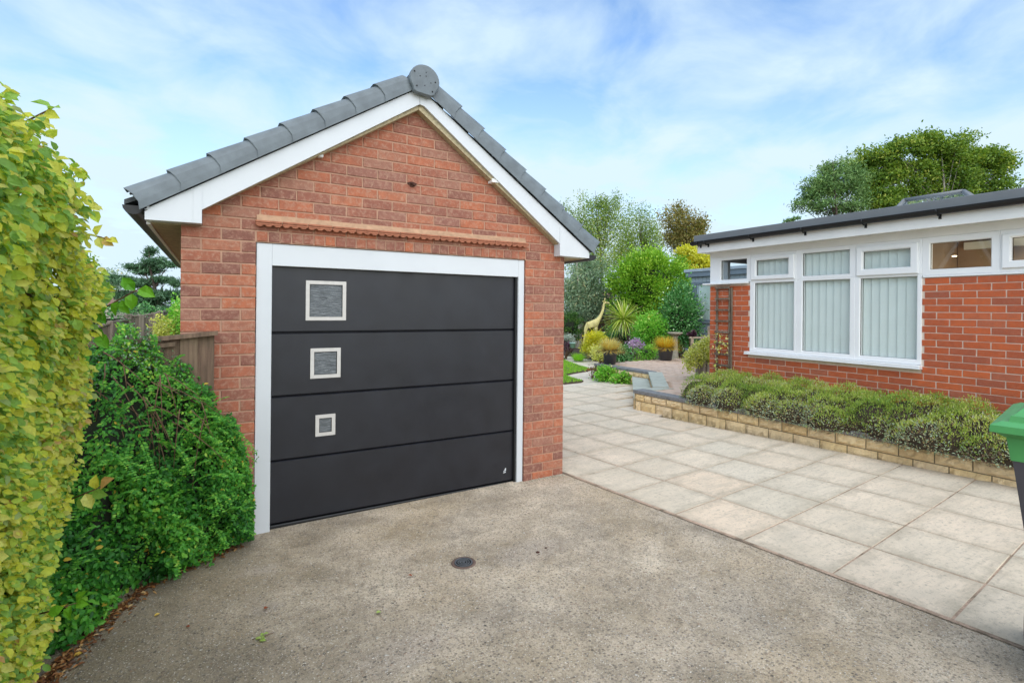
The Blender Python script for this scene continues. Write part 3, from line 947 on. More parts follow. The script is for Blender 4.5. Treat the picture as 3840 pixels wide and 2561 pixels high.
def verge(A, B, n, sgn):
    "interlocking verge units from the eave A to the ridge B along the lower edge line (x, z)"
    A = np.array(A); B = np.array(B); t = (B - A); L = np.linalg.norm(t); t /= L
    nrm = np.array([-t[1], t[0]]) if sgn > 0 else np.array([t[1], -t[0]])
    sec = [(-.118, 0), (-.119, .045), (-.116, .085), (-.108, .112), (-.094, .128), (-.07, .136), (.06, .138), (.06, .130), (-.06, .127), (-.104, .095), (-.110, .05), (-.110, 0)]
    step = L / n
    for i in range(n):
        s0 = step * i; s1 = s0 + step + .035 if i < n - 1 else s0 + step
        vs = []
        for (s_, lift, fr) in ((s0, .022, -.007), (s0 + step * .97, .004, -.001), (s1, .0, .003)):
            for k_, (dy_, h_) in enumerate(sec):
                hh = h_ + lift * (h_ > .06) * min(1, h_ / .13)
                curve = .026 * math.sin(min(1, h_ / .13) * math.pi) * (1 if s_ == s0 else .6)
                p = A + t * (s_ + curve) + nrm * hh
                vs.append((p[0], dy_ + fr, p[1]))
        m_ = len(sec)
        fs = [(l * m_ + k_, l * m_ + (k_ + 1) % m_, (l + 1) * m_ + (k_ + 1) % m_, (l + 1) * m_ + k_) for l in range(2) for k_ in range(m_)]
        fs += [tuple(range(m_)), tuple(range(2 * m_, 3 * m_))]
        q = MB(); q.add(vs, fs)
        q.build('verge_unit', M['verge'], garage)


verge((-.212, 2.043), (1.535, 3.176), 8, 1)
verge((3.383, 1.996), (1.68, 3.165), 8, -1)
for (x_, z_) in ((-.255, 2.135), (3.42, 2.075)):
    b = MB(); b.tube([(x_, -.128, z_), (x_, -.118, z_)], .007, 8).build('fixing_screw', M['dark'], garage)
# ridge cap: rounded plate with its fixings, ridge tiles behind it
cxr, czr = 1.622, 3.262
pts = []
for i in range(21):
    a = math.radians(-35 + 250 * i / 20); pts.append((cxr + .124 * math.cos(a), czr + .120 * math.sin(a)))
pts += [(cxr - .090, czr - .102), (cxr - .068, czr - .112), (cxr + .05, czr - .122), (cxr + .078, czr - .110)]
b = MB(); n = len(pts)
vs = [(x, -.118, z) for x, z in pts] + [(x, -.148, z) for x, z in pts] + [(cxr + (x - cxr) * .94, -.156, czr + (z - czr) * .94) for x, z in pts]
b.add(vs, [(l * n + k, l * n + (k + 1) % n, (l + 1) * n + (k + 1) % n, (l + 1) * n + k) for l in range(2) for k in range(n)] + [tuple(range(n)), tuple(range(2 * n, 3 * n))])
cap = b.build('ridge_cap', M['verge'], garage)
for (dx_, dz_, r_) in ((-.088, .048, .0065), (.086, -.002, .0065), (-.068, -.062, .0065), (.062, -.082, .0065), (.008, .058, .004), (.008, .030, .004), (-.042, .020, .004), (.048, -.016, .004), (-.002, -.046, .004)):
    q = MB(); q.tube([(cxr + dx_, -.1585, czr + dz_), (cxr + dx_, -.150, czr + dz_)], r_, 8).build('fixing', M['dark'], cap)
for i in range(11):
    q = MB(); y0 = -.10 + i * .46
    q.lathe([], (0, 0, 0)) if 0 else None
    a_ = [math.radians(-20 + 220 * k / 10) for k in range(11)]
    o_ = [(cxr + .118 * math.cos(a), czr + .112 * math.sin(a)) for a in a_]; i_ = [(cxr + .104 * math.cos(a), czr + .098 * math.sin(a)) for a in reversed(a_)]
    q.prism(o_ + i_, 'y', y0, y0 + .452).build('ridge_tile', M['garage_tile'], garage)

# ------------------------------------------------------------------ bungalow
BX = 6.96
YC = 1.38
bung = thing('bungalow', 'red brick flat-roofed bungalow with white framed windows above a planted wall', 'bungalow', (9.5, -2, .2))
b = MB()
b.box(BX + .002, BX + .1, -6, -1.413, -.2, 1.84)
b.box(BX + .002, BX + .1, -1.4125, .684, -.2, .828)
b.box(BX + .002, BX + .1, .6845, YC, -.2, 1.862)
b.box(BX + .102, 12, YC - .1, YC - .002, -.2, 1.862)
bwall = b.build('wall', M['mortar_house'], bung)
nb = 0
PZ, BLH, JH = .0752, .2255, .0092


def hbrick(y1, y0, z0, z1):
    "brick from y1 (far) to y0 (near) on the face at BX"
    global nb
    L = y1 - y0
    if L < .03: return
    inst('brick', brick_mesh(L, z1 - z0, M['brick_house'], .005, rnd.randrange(3), ch=.0025), bwall, (BX - .0005 + rnd.uniform(-.001, .001), y1, z0), rot=(0, 0, -math.pi / 2)); nb += 1


for k in range(22):
    z1 = 1.838 - .004 - PZ * k; z0 = z1 - (PZ - JH)
    if z1 < .36: break
    y = YC + (0 if k % 2 else .1128)
    while y > -3.3:
        a, c = min(y, YC), y - .215; y -= BLH
        if z1 > .826:
            for lo, hi in ((.690, YC), (-9, -1.418)):
                aa, cc = min(a, hi), max(c, lo)
                if aa - cc > .03: hbrick(aa, cc, z0, z1)
        else: hbrick(a, c, z0, z1)
print('bungalow bricks', nb)
b = MB(); b.box(BX + .102, 12, YC - .09, YC - .006, 1.866, 1.93).box(BX + .102, 12, YC - .09, YC - .006, 2.24, 2.37).box(BX + .30, BX + .36, YC - .09, YC - .006, 1.931, 2.239).box(BX + 1.0, 12, YC - .09, YC - .006, 1.931, 2.239)
b.build('side_window', M['white'], bung)
# window bars
b = MB(); b.box(BX - .075, BX + .05, -1.425, .735, .829, .846, .004).box(BX - .07, BX + .05, -1.422, .731, .846, .874, .006)
b.build('window_sill', M['white_house'], bung)
b = MB(); b.box(BX - .085, BX + .05, .70, 1.465, 1.864, .0 + 1.888, .004)
b.build('window_sill', M['white_house'], bung)
b = MB(); b.box(BX - .02, BX + .05, -4.0, -1.424, 1.842, 1.862, .003).build('window_sill', M['white_house'], bung)


def win(name, y1, y0, z0, z1, pane, sash=None, xf=BX - .012):
    "a light: fixed frame y0..y1, pane (y1, y0, z0, z1), optional raised opening sash"
    py1, py0, pz0, pz1 = pane
    q = MB()
    if sash is None:
        q.ring(y0, y1, z0, z1, (py0 - y0, y1 - py1, pz0 - z0, z1 - pz1), xf, BX + .05)
        wdw = q.build('window', M['white_house'], bung)
    else:
        s1, s0, sz0, sz1 = sash
        q.ring(y0, y1, z0, z1, (s0 - y0 + .012, y1 - s1 + .012, sz0 - z0 + .012, z1 - sz1 + .012), xf, BX + .05)
        wdw = q.build('window', M['white_house'], bung)
        q = MB(); q.ring(s0, s1, sz0, sz1, (py0 - s0, s1 - py1, pz0 - sz0, sz1 - pz1), xf - .026, BX + .02, .012).build('sash', M['white_house'], wdw)
    q = MB(); q.add([(BX + .018, py0 - .006, pz0 - .006), (BX + .018, py1 + .006, pz0 - .006), (BX + .018, py1 + .006, pz1 + .006), (BX + .018, py0 - .006, pz1 + .006)], [(0, 3, 2, 1)]).build('pane', M['glass'], wdw)
    q = MB()
    e = .004
    q.ring(py0 - .001, py1 + .001, pz0 - .001, pz1 + .001, e, BX + .006, BX + .0175, .001).build('gasket', M['dark'], wdw)
    return wdw


ZH = 2.282
W1 = win('w1', 1.379, .6855, 1.889, ZH, (1.18, .743, 1.938, 2.232))
W2 = win('w2', .683, -.0055, 1.885, ZH, (.581, .101, 1.969, 2.185), (.655, .017, 1.908, 2.236))
W2b = win('w2b', .683, -.0055, .876, 1.8845, (.607, .032, .935, 1.862))
W3 = win('w3', -.006, -.7345, 1.885, ZH, (-.085, -.665, 1.93, 2.228))
W3b = win('w3b', -.006, -.7345, .876, 1.8845, (-.087, -.671, .937, 1.862))
W4 = win('w4', -.735, -1.413, 1.885, ZH, (-.822, -1.307, 1.973, 2.180), (-.756, -1.383, 1.893, 2.236))
W4b = win('w4b', -.735, -1.413, .876, 1.8845, (-.79, -1.367, .935, 1.862))
W5 = win('w5', -1.4135, -2.06, 1.863, ZH, (-1.486, -1.992, 1.929, 2.213))
W6 = win('w6', -2.0605, -2.76, 1.863, ZH, (-2.15, -2.62, 1.974, 2.2), (-2.08, -2.69, 1.90, 2.24))
W7 = win('w7', -2.7605, -3.9, 1.863, ZH, (-2.84, -3.8, 1.93, 2.21))
# vertical blinds: each slat by itself, slightly turned
slat_m = {}


def blinds(wdw, ya, yb, z0, z1, xoff, pitch=.089, turn=3):
    key = (round(z0, 2), round(z1, 2))
    if key not in slat_m:
        q = MB(); h = z1 - z0
        ns = 5
        pts = [(.003 * math.sin(math.pi * i / ns), -.049 + .098 * i / ns) for i in range(ns + 1)]
        q.add([(p[0], p[1], z) for z in (0, h) for p in pts], [(i, i + 1, ns + 2 + i, ns + 1 + i) for i in range(ns)])
        slat_m[key] = q.mesh('blind_slat', M['blind'])
    y = ya
    while y > yb:
        inst('blind_slat', slat_m[key], wdw, (BX + xoff, y, z0), rot=(0, 0, math.radians(turn + rnd.uniform(-1.2, 1.2)))); y -= pitch


blinds(W2b, .64, .0, .885, 2.25, .062, turn=11); blinds(W3b, -.06, -.72, .885, 2.25, .062, turn=10); blinds(W4b, -.76, -1.42, .885, 2.25, .062, turn=10)
# room behind
b = MB(); b.box(BX + .25, BX + 4, -1.40, 1.25, -.1, -.05).build('room_floor', M['room'], bung)
b = MB(); b.box(BX + 2.6, BX + 2.65, -1.3, 1.25, .0, 2.35).box(BX + 1.051, BX + 1.1, -4, -1.37, .0, 2.35).box(BX + .102, BX + 2.6, -4, 1.25, 2.355, 2.37).box(BX + .3, BX + 2.6, -1.36, -1.33, 0, 2.354)
b.build('room_wall', M['room'], bung)
b = MB(); b.box(BX + .98, BX + 1.05, -4, -1.45, 2.215, 2.30).build('cornice', M['room_light'], bung)
# plain boards above the windows, fascia, gutter, roof
b = MB(); b.box(BX - .008, BX + .09, -6, YC + .004, ZH + .0015, 2.375).build('head_board', M['white_wood'], bung)
b = MB(); b.box(6.733, BX + .4, -6, YC + .045, 2.3765, 2.386).build('soffit', M['white_wood'], bung)
b = MB(); b.box(6.71, 6.732, -6, YC + .05, 2.352, 2.50, .003).build('fascia', M['white_wood'], bung)
b = MB(); b.box(6.7325, 12, YC + .028, YC + .05, 2.355, 2.50, .003).build('fascia', M['white_wood'], bung)
b = MB()
pr = [(6.655 + .052 * math.cos(a), 2.525 + .055 * math.sin(a)) for a in [math.pi + i * math.pi / 10 for i in range(11)]]
pr2 = [(6.655 + .047 * math.cos(a), 2.525 + .050 * math.sin(a)) for a in [2 * math.pi - i * math.pi / 10 for i in range(11)]]
b.prism(pr + pr2, 'y', -6, YC + .11)
b.prism(pr, 'y', YC + .11, YC + .115)
gut = b.build('gutter', M['dark'], bung)
for y in (1.36, 1.22, .47, -.26, -.96, -1.66, -2.36):
    q = MB(); q.tube([(6.706, y, 2.485), (6.68, y, 2.463), (6.65, y, 2.462), (6.607, y, 2.49), (6.598, y, 2.52)], .008, 6)
    q.box(6.700, 6.709, y - .012, y + .012, 2.43, 2.50).build('bracket', M['dark'], gut)
b = MB(); b.box(6.645, 6.668, -6, YC + .07, 2.528, 2.622, .004).box(6.668, 12, YC + .048, YC + .07, 2.528, 2.622, .004)
b.build('roof_trim', M['grey_metal'], bung)
b = MB(); b.box(6.669, 12, -6, YC + .047, 2.50, 2.60).build('roof', M['grey_metal'], bung)
# roof lantern
lz = 2.60
A_ = [(8.35, .05), (9.75, .05), (9.75, -2.35), (8.35, -2.35)]
def lpt(px, py, X):
    d = CR * (px - 1920) / FPX + CF + CU * (CYP - py) / FPX; t = (X - CAM[0]) / d[0]; return CAM + d * t
lan = thing('roof_lantern', 'low glazed roof lantern with grey bars on the flat bungalow roof', 'roof light', (9.0, -1.0, 2.60))
P0 = lpt(3290, 782, 8.3); P1 = lpt(3392, 752, 8.75); P2 = lpt(3612, 717, 8.75); P3 = lpt(3680, 727, 8.3)
zr = (P1[2] + P2[2]) / 2; ya_, yb_ = P1[1], P2[1]
r0, r1 = (8.75, ya_, zr), (8.75, yb_, zr)
f0, f1, k0, k1 = (8.3, P0[1], 2.62), (8.3, P3[1] - .1, 2.62), (9.2, P0[1], 2.62), (9.2, P3[1] - .1, 2.62)
b = MB()
for p, q_ in ((r0, r1), (f0, r0), (f1, r1), (k0, r0), (k1, r1), (f0, f1), (k0, k1), (f0, k0), (f1, k1)): b.tube([p, q_], .03, 6)
b.build('bar', M['grey_metal'], lan)
for k_, poly in enumerate(((f0, f1, r1, r0), (k1, k0, r0, r1), (k0, f0, r0), (f1, k1, r1))):
    q = MB(); c_ = np.mean(poly, 0); q.add([tuple(np.array(p) * .985 + c_ * .015) for p in poly], [tuple(range(len(poly)))]).build('pane', M['glass'], lan)
b = MB(); b.box(8.28, 9.22, min(f0[1], f1[1]), max(f0[1], f1[1]), 2.602, 2.63).build('curb', M['white_house'], lan)

# uplighter in the room
wl = thing('wall_lamp', 'pale bowl wall lamp seen inside through the high narrow window', 'lamp', (BX + .78, -1.98, 1.955))
b = MB(); b.lathe([(.02, 0), (.05, .015), (.085, .05), (.10, .075), (.093, .075), (.05, .03), (.001, .02)], (BX + .78, -1.98, 1.955), 18).build('bowl', M['lampglass'], wl)

_e = MT('glint_glow'); _e.p.inputs['Emission Color'].default_value = (1, .8, .5, 1); _e.p.inputs['Emission Strength'].default_value = 4; M['lit'] = _e.m
_p = lpt(3579, 960, BX + .7)
q = MB(); q.lathe([(.001, .004), (.022, .0), (.022, -.006), (.001, -.008)], _p, 12)
tag(q.build('glint', M['lit'], None, tuple(_p)), 'tiny added glowing spotlight seen inside through the high narrow window', 'lamp')  # self-lit disc added for a bright spot reflected in the pane
_l = bpy.data.lights.new('room_light', 'POINT'); _l.energy = 7; _l.color = (1, .85, .65); _l.shadow_soft_size = .12  # added fill lamp to brighten the dark room, no fitting stands there
_o = bpy.data.objects.new('room_light', _l); COL.objects.link(_o); _o.location = (BX + .45, -2.2, 1.75)
# trellis ladder on the wall
tr = thing('trellis', 'narrow weathered wooden trellis ladder fixed to brickwork beside the window', 'trellis', (6.92, 1.12, .5))
b = MB()
for y_ in (1.232, 1.012):
    q = MB(); q.box(6.925, 6.952, y_ - .012, y_ + .012, .30, 1.80, .002).build('upright', M['trellis'], tr)
q = MB(); q.box(6.925, 6.950, .965, .985, .30, 1.815, .002).build('upright', M['trellis'], tr)
for i in range(8):
    z_ = 1.815 - .1695 * i
    q = MB(); q.box(6.897, 6.9235, .995, 1.252, z_ - .017, z_ + .012, .002)
    inst('rung', q.mesh('rung', M['trellis'], (6.91, 1.12, z_)), tr, (6.91, 1.12, z_), rot=(rnd.uniform(-.012, .012), 0, 0))
# thin climber on the trellis
cl = thing('climber', 'sparse climbing plant with a few yellow leaves on the trellis', 'climbing plant', (6.88, 1.1, .3))
b = MB()
for k_ in range(4):
    p = np.array([6.885, 1.02 + .06 * k_, .3]); path = [p.copy()]
    for s_ in range(9):
        p = p + np.array([NR.uniform(-.008, .006), NR.uniform(-.045, .045), .085 if s_ < 6 - k_ % 2 else .05]); path.append(p.copy())
    b.tube(path, .003, 5)
b.build('stems', M['stem'], cl)
ps = np.column_stack([np.full(70, 6.88) + NR.uniform(-.02, .0, 70), NR.uniform(.98, 1.26, 70), np.concatenate([NR.uniform(.85, 1.12, 45), NR.uniform(.38, .85, 25)])])
leaves('foliage', M['lime'], cl, ps, rdir(70) + np.array([-.5, 0, -.3]), rdir(70) + np.array([-1, 0, 1]), .04, .025, tpl='oval', stuff=True)

# ------------------------------------------------------------------ retaining walls, planter, patio
PA = np.array([5.965, 2.0]); PB = np.array([6.12, -3.0])            # planter face at ground, far end to near end
ZC0, ZC1 = .142, .195
pw = thing('planter_wall', 'low buff stone planter wall topped with blue-grey bricks in front of the bungalow', 'garden wall', (6.1, -.3, -.05))


def fx(y): return PA[0] + (PB[0] - PA[0]) * (PA[1] - y) / (PA[1] - PB[1])


def planter_prism(name, mat, off0, off1, z0, z1, y0=-3.0, y1=2.0):
    q = MB(); q.prism([(fx(y0) + off0, y0), (fx(y0) + off1, y0), (fx(y1) + off1, y1), (fx(y1) + off0, y1)], 'z', z0, z1)
    return q.build(name, mat, pw)


core = planter_prism('wall', M['wall_mortar'], .012, .12, -.3, ZC0 - .001)


def rock(L, H, seed, D=.05):
    "rock-faced block: local x along wall, -y outwards"
    r = np.random.RandomState(seed); nx, nz = 8, 5
    q = MB(); vs = []
    for j in range(nz):
        for i in range(nx):
            u, v = i / (nx - 1), j / (nz - 1)
            edge = min(u * L, (1 - u) * L, v * H, (1 - v) * H)
            bulge = .024 * min(1, edge / .025) ** .6
            vs.append((u * L + (r.uniform(-.006, .006) if 0 < i < nx - 1 else 0), -.002 - bulge - (r.uniform(-.013, .012) if edge > 0 else r.uniform(0, .004)), v * H + (r.uniform(-.004, .004) if 0 < j < nz - 1 else 0)))
    fs = [(j * nx + i, j * nx + i + 1, (j + 1) * nx + i + 1, (j + 1) * nx + i) for j in range(nz - 1) for i in range(nx - 1)]
    bk = len(vs); vs += [(0, D, 0), (L, D, 0), (L, D, H), (0, D, H)]
    bot = [i for i in range(nx)]; top = [(nz - 1) * nx + i for i in range(nx)]
    fs += [tuple(bot[::-1]) + (bk, bk + 1), tuple(top) + (bk + 2, bk + 3),
           tuple(j * nx for j in range(nz)) + (bk + 3, bk), tuple(j * nx + nx - 1 for j in range(nz))[::-1] + (bk + 1, bk + 2), (bk, bk + 3, bk + 2, bk + 1)]
    q.add(vs, fs); return q.mesh('stone', M['stone'])


angp = math.atan2(PB[1] - PA[1], PB[0] - PA[0])


def along(y1, y0, z0, z1, par=None, seed=None):
    L = (y1 - y0) / abs(math.sin(angp))
    inst('stone', rock(L - .011, z1 - z0, rnd.randrange(9999)), par or core, (fx(y1) + .012, y1, z0), rot=(0, 0, angp))


jt = [1.985, 1.80, 1.66, 1.37, 1.08, .78, .49, .20, -.09, -.385, -.68, -.98, -1.28, -1.57, -1.86, -2.14, -2.44, -2.73, -3.0]
jb = [1.985, 1.87, 1.57, 1.26, .97, .67, .37, .08, -.22, -.52, -.82, -1.10, -1.39, -1.69, -1.97, -2.27, -2.56, -2.85, -3.0]
for a, c in zip(jt, jt[1:]): along(a, c, .033, ZC0 - .004)
for a, c in zip(jb, jb[1:]): along(a, c, -.17, .023)
q = MB(); q.box(fx(2) + .014, fx(2) + .10, 2.0, 2.02, -.3, ZC0 - .002).build('end_stone', M['stone'], pw)
jc = [2.03, 1.77, 1.55, 1.345, 1.13, .93, .715, .50, .33, .12, -.09, -.30, -.51, -.72, -.93, -1.13, -1.28, -1.5, -1.71, -1.89, -2.08, -2.26, -2.46, -2.66, -2.86, -3.0]
for a, c in zip(jc, jc[1:]):
    q = MB(); L = a - c
    q.box(.003, L - .003, -.012, .21, 0, ZC1 - ZC0 + rnd.uniform(-.001, .001), .004)
    inst('coping_brick', q.mesh('coping_brick', M['coping']), core, (fx(a), a, ZC0 + .0005), rot=(0, 0, angp))
q = MB(); q.prism([(fx(-3) + .2, -3.0), (BX, -3.0), (BX, 1.1), (fx(1.1) + .2, 1.1)], 'z', -.2, .15)
q.build('planting_soil', M['soil'], pw)
# patio with pavers
pat = [(6.17, 1.0), (6.17, 2.03), (6.62, 2.03), (7.99, 3.5), (8.03, 5.42), (9.15, 5.60), (13.4, 5.72), (13.4, 1.0)]
q = MB(); n = len(pat)
q.add([(x, y, -.2) for x, y in pat] + [(x, y, .168) for x, y in pat], [(i, (i + 1) % n, n + (i + 1) % n, n + i) for i in range(n)] + [tuple(range(n, 2 * n))])
patio = struct(q.build('patio', M['bed']))
xs_, ys_ = np.arange(6.2, 13.3, .106), np.arange(1.02, 5.7, .212)
V_ = []; F_ = []; tn = []
for i, x in enumerate(xs_):
    for j, y in enumerate(ys_):
        yy = y + (.106 if i % 2 else 0)
        c4 = np.array([(x, yy), (x + .1, yy), (x + .1, yy + .206), (x, yy + .206)])
        if not inpoly(c4, pat).all(): continue
        k_ = len(V_); z_ = .183 + rnd.uniform(-.003, .003)
        V_ += [(a, c, .165) for a, c in c4] + [(a, c, z_ + rnd.uniform(-.001, .001)) for a, c in c4]
        F_ += [(k_, k_ + 1, k_ + 5, k_ + 4), (k_ + 1, k_ + 2, k_ + 6, k_ + 5), (k_ + 2, k_ + 3, k_ + 7, k_ + 6), (k_ + 3, k_, k_ + 4, k_ + 7), (k_ + 4, k_ + 5, k_ + 6, k_ + 7)]
        tn += [rnd.random()] * 8
q = MB(); q.v = V_; q.f = F_; q.sm = [False] * len(F_)
mm = q.mesh('pavers', M['paver']); a_ = mm.attributes.new('tint', 'FLOAT', 'POINT'); a_.data.foreach_set('value', tn)
tag(inst('paver', mm, patio, (0, 0, 0)), kind='stuff')
# patio edge wall, step and copings beyond the planter
ew = thing('patio_wall', 'short buff stone patio wall with grey coping behind the two small green plants', 'garden wall', (7.98, 4.5, -.1))


def block_row(par, p, q_, z0, z1, n, mat_name='stone', proud=.0, D=.05):
    p = np.array(p); q_ = np.array(q_); t_ = (q_ - p); L = np.linalg.norm(t_); a = math.atan2(t_[1], t_[0])
    for i in range(n):
        s_ = p + t_ * i / n
        inst('stone', rock(L / n - .01, z1 - z0, rnd.randrange(9999), D), par, (s_[0], s_[1], z0), rot=(0, 0, a))


def coping_row(par, p, q_, z0, z1, n, wd, mat=None):
    p = np.array(p); q_ = np.array(q_); t_ = (q_ - p); L = np.linalg.norm(t_); a = math.atan2(t_[1], t_[0])
    for i in range(n):
        s_ = p + t_ * i / n
        q = MB(); q.box(.002, L / n - .002, -.02, wd, 0, z1 - z0 + rnd.uniform(-.0015, .0015), .004)
        inst('coping_slab', q.mesh('coping_slab', mat or M['step_slab']), par, (s_[0], s_[1], z0), rot=(0, 0, a))


E1 = (7.95, 3.60); D1 = (7.99, 5.40); T1 = (6.58, 2.06)
q = MB(); q.prism([(7.965, 5.4), (7.965, 3.62), (8.1, 3.62), (8.1, 5.4)], 'z', -.3, ZC0 - .001)
ewc = q.build('wall', M['wall_mortar'], ew)
block_row(ewc, D1, E1, .035, ZC0 - .004, 7); block_row(ewc, D1, E1, -.12, .026, 6)
coping_row(ewc, (7.99, 5.45), (7.95, 3.64), ZC0 + .0005, .193, 8, .22, M['coping'])
st = thing('garden_step', 'grey slab step up to the patio between the buff stone walls', 'step', (7.0, 3.0, -.1))
q = MB(); q.prism([(5.99, 2.05), (6.56, 2.06), (7.93, 3.58), (7.9, 4.08)], 'z', -.3, .02)
sb = q.build('riser', M['stone'], st)
q = MB(); q.prism([(6.49, 2.105), (6.60, 2.05), (7.99, 3.58), (7.94, 3.63)], 'z', .0, ZC0 - .002)
q.build('upper_riser', M['stone'], st)
t0_, t1_ = np.array([5.985, 2.045]), np.array([7.905, 4.10]); i0_, i1_ = np.array([6.49, 2.11]), np.array([7.93, 3.66])
for i in range(4):
    f0_, f1_ = i / 4 + .003, (i + 1) / 4 - .003
    c4 = [t0_ + (t1_ - t0_) * f0_, t0_ + (t1_ - t0_) * f1_, i0_ + (i1_ - i0_) * f1_, i0_ + (i1_ - i0_) * f0_]
    q = MB(); q.prism([tuple(p) for p in c4], 'z', .0205, .052 + rnd.uniform(-.001, .001)).build('tread_slab', M['step_slab'], st)
for i in range(5):
    f0_, f1_ = i / 5 + .003, (i + 1) / 5 - .003
    a0, a1, b0, b1 = np.array([6.47, 2.10]), np.array([7.93, 3.655]), np.array([6.68, 1.95]), np.array([8.16, 3.5])
    q = MB(); q.prism([tuple(a0 + (a1 - a0) * f0_), tuple(a0 + (a1 - a0) * f1_), tuple(b0 + (b1 - b0) * f1_), tuple(b0 + (b1 - b0) * f0_)], 'z', ZC0 - .001, .195).build('coping_slab', M['step_slab'], st)
q = MB(); q.prism([(6.20, 2.03), (6.46, 2.03), (6.66, 1.83), (6.2, 1.83)], 'z', ZC0, .194).build('coping_slab', M['step_slab'], st)

# ------------------------------------------------------------------ planting near the camera
def lerp(x, xs, ys): return np.interp(x, xs, ys)


# clipped hedge along the left edge of the drive
hedge = thing('hedge', 'tall clipped hedge of yellow and green leaves along the left edge of the drive', 'hedge', (-.8, -2.6, -.15))
PZh = [-.16, .2, .46, .9, 1.27, 1.55, 1.72, 1.85, 1.98, 2.08, 2.10]
PXh = [-.49, -.435, -.395, -.345, -.325, -.265, -.225, -.265, -.37, -.62, -1.2]


def hedge_pts(n, y0, y1, d0, d1):
    y = NR.uniform(y0, y1, n)
    seg = np.hypot(np.diff(PZh), np.diff(PXh)); cs = np.concatenate([[0], np.cumsum(seg)]); s = NR.uniform(0, cs[-1], n)
    z = np.interp(s, cs, PZh); x = np.interp(s, cs, PXh)
    z2 = np.interp(s + .02, cs, PZh); x2 = np.interp(s + .02, cs, PXh)
    t = np.column_stack([x2 - x, z2 - z]); t /= np.linalg.norm(t, axis=1, keepdims=True) + 1e-9
    nx, nz = t[:, 1], -t[:, 0]
    nx = np.where(nx == 0, .3, nx)
    sc = np.clip((1.78 + .26 * (-1.12 - y) + .45 * np.clip(-1.62 - y, 0, .3)) / 2.08, 0, 1.03)
    z = -.16 + (z + .16) * sc
    bul = .022 * np.sin(y * 9 + z * 7) + .02 * np.sin(z * 13 - y * 5) + .018 * np.sin(y * 27 + z * 19) + .016 * np.sin(z * 41 - y * 33)
    end = np.clip((y + 1.22) / .17, 0, 1) ** 2 * .28
    off = NR.uniform(d0, d1, n) + bul
    P = np.column_stack([x + nx * off - end, y, z + nz * off])
    N = np.column_stack([nx, np.clip((y + 1.25) / .2, 0, 1) * .8, nz])
    return P, unit(N)


def hedge_dir(N, n):
    d = N * .45 + np.array([.38, -.10, -.62]) + NR.randn(n, 3) * .55
    nn = N * .45 + np.array([.30, -.80, .35]) + NR.randn(n, 3) * .55
    return d, nn


def hedge_tint(P):
    f = .46 + .16 * np.sin(P[:, 1] * 6 + P[:, 2] * 3.3) + .13 * np.sin(P[:, 2] * 8.3 - P[:, 1] * 4) + .08 * np.cos(P[:, 2] * 2.2)
    return np.clip(f + NR.normal(0, .30, len(P)), 0, 1)


Pn, Nn = hedge_pts(48000, -2.45, -1.04, -.055, .018)
Pf, Nf = hedge_pts(14000, -4.9, -2.45, -.06, .02)
P = np.vstack([Pn, Pf]); N = np.vstack([Nn, Nf]); n = len(P)
d, nn = hedge_dir(N, n); sz = NR.uniform(.013, .036, n) * np.where(NR.rand(n) < .12, 1.25, 1)
# the leaves that stand out singly are parts of their own
cam2 = P - CAM; dep = cam2 @ CF; px = 1920 + FPX * (cam2 @ CR) / dep; py = CYP - FPX * (cam2 @ CU) / dep
vis = (px > -20) & (px < 520) & (py > 330) & (py < 2560) & (dep > .3) & (P[:, 1] < -1.1)
front = np.zeros(n); front[:len(Pn)] = 1
score = np.where(vis, sz / np.maximum(dep, .4) * NR.uniform(.8, 1.2, n), -1)
inner = (np.arange(n) % 3 == 0)
sel = np.argsort(-score * inner)[:250]
keep = np.ones(n, bool); keep[sel] = False
leaves('foliage', M['hedge'], hedge, P[keep], d[keep], nn[keep], sz[keep], sz[keep] * NR.uniform(.45, .82, keep.sum()), tpl='oval', tint=hedge_tint(P[keep]), stuff=True)


def leaf_mesh(mat, var):
    T, F = TPL['oval']; q = MB(); r = np.random.RandomState(var)
    T = T.copy(); T[:, 2] += r.uniform(-.05, .05, len(T)); T[5, 2] -= .12 * r.rand(); T[:, 0] *= .78
    q.add(T, F); return q.mesh('leaf', mat)


def leaf_objs(meshes, parent, P, D, Nm, S):
    D = unit(D); X = unit(np.cross(D, Nm)); Z = np.cross(X, D)
    for k in range(len(P)):
        o = bpy.data.objects.new('leaf', meshes[k % len(meshes)])
        link(o, parent, P[k])
        R = Matrix((X[k], D[k], Z[k])).transposed()
        o.rotation_euler = R.to_euler(); o.scale = (S[k],) * 3


hm = [leaf_mesh(M['hedge1'], i) for i in range(5)]
out_ = N[sel] * .012
leaf_objs(hm, hedge, P[sel] + out_, d[sel], nn[sel], sz[sel] * 1.05)
# dense twigs inside
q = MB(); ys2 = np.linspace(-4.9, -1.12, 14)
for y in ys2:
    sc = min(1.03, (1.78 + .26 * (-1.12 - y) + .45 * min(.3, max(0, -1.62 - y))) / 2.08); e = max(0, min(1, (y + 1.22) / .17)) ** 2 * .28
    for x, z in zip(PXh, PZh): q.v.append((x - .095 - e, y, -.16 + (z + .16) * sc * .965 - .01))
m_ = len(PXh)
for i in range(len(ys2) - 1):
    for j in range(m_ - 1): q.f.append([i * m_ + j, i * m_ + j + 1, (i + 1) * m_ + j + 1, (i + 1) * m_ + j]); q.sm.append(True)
q.build('twig_core', M['twig'], hedge)
# sprigs that stick out of the hedge
big = [leaf_mesh(M['big_green'], 20 + i) for i in range(3)]


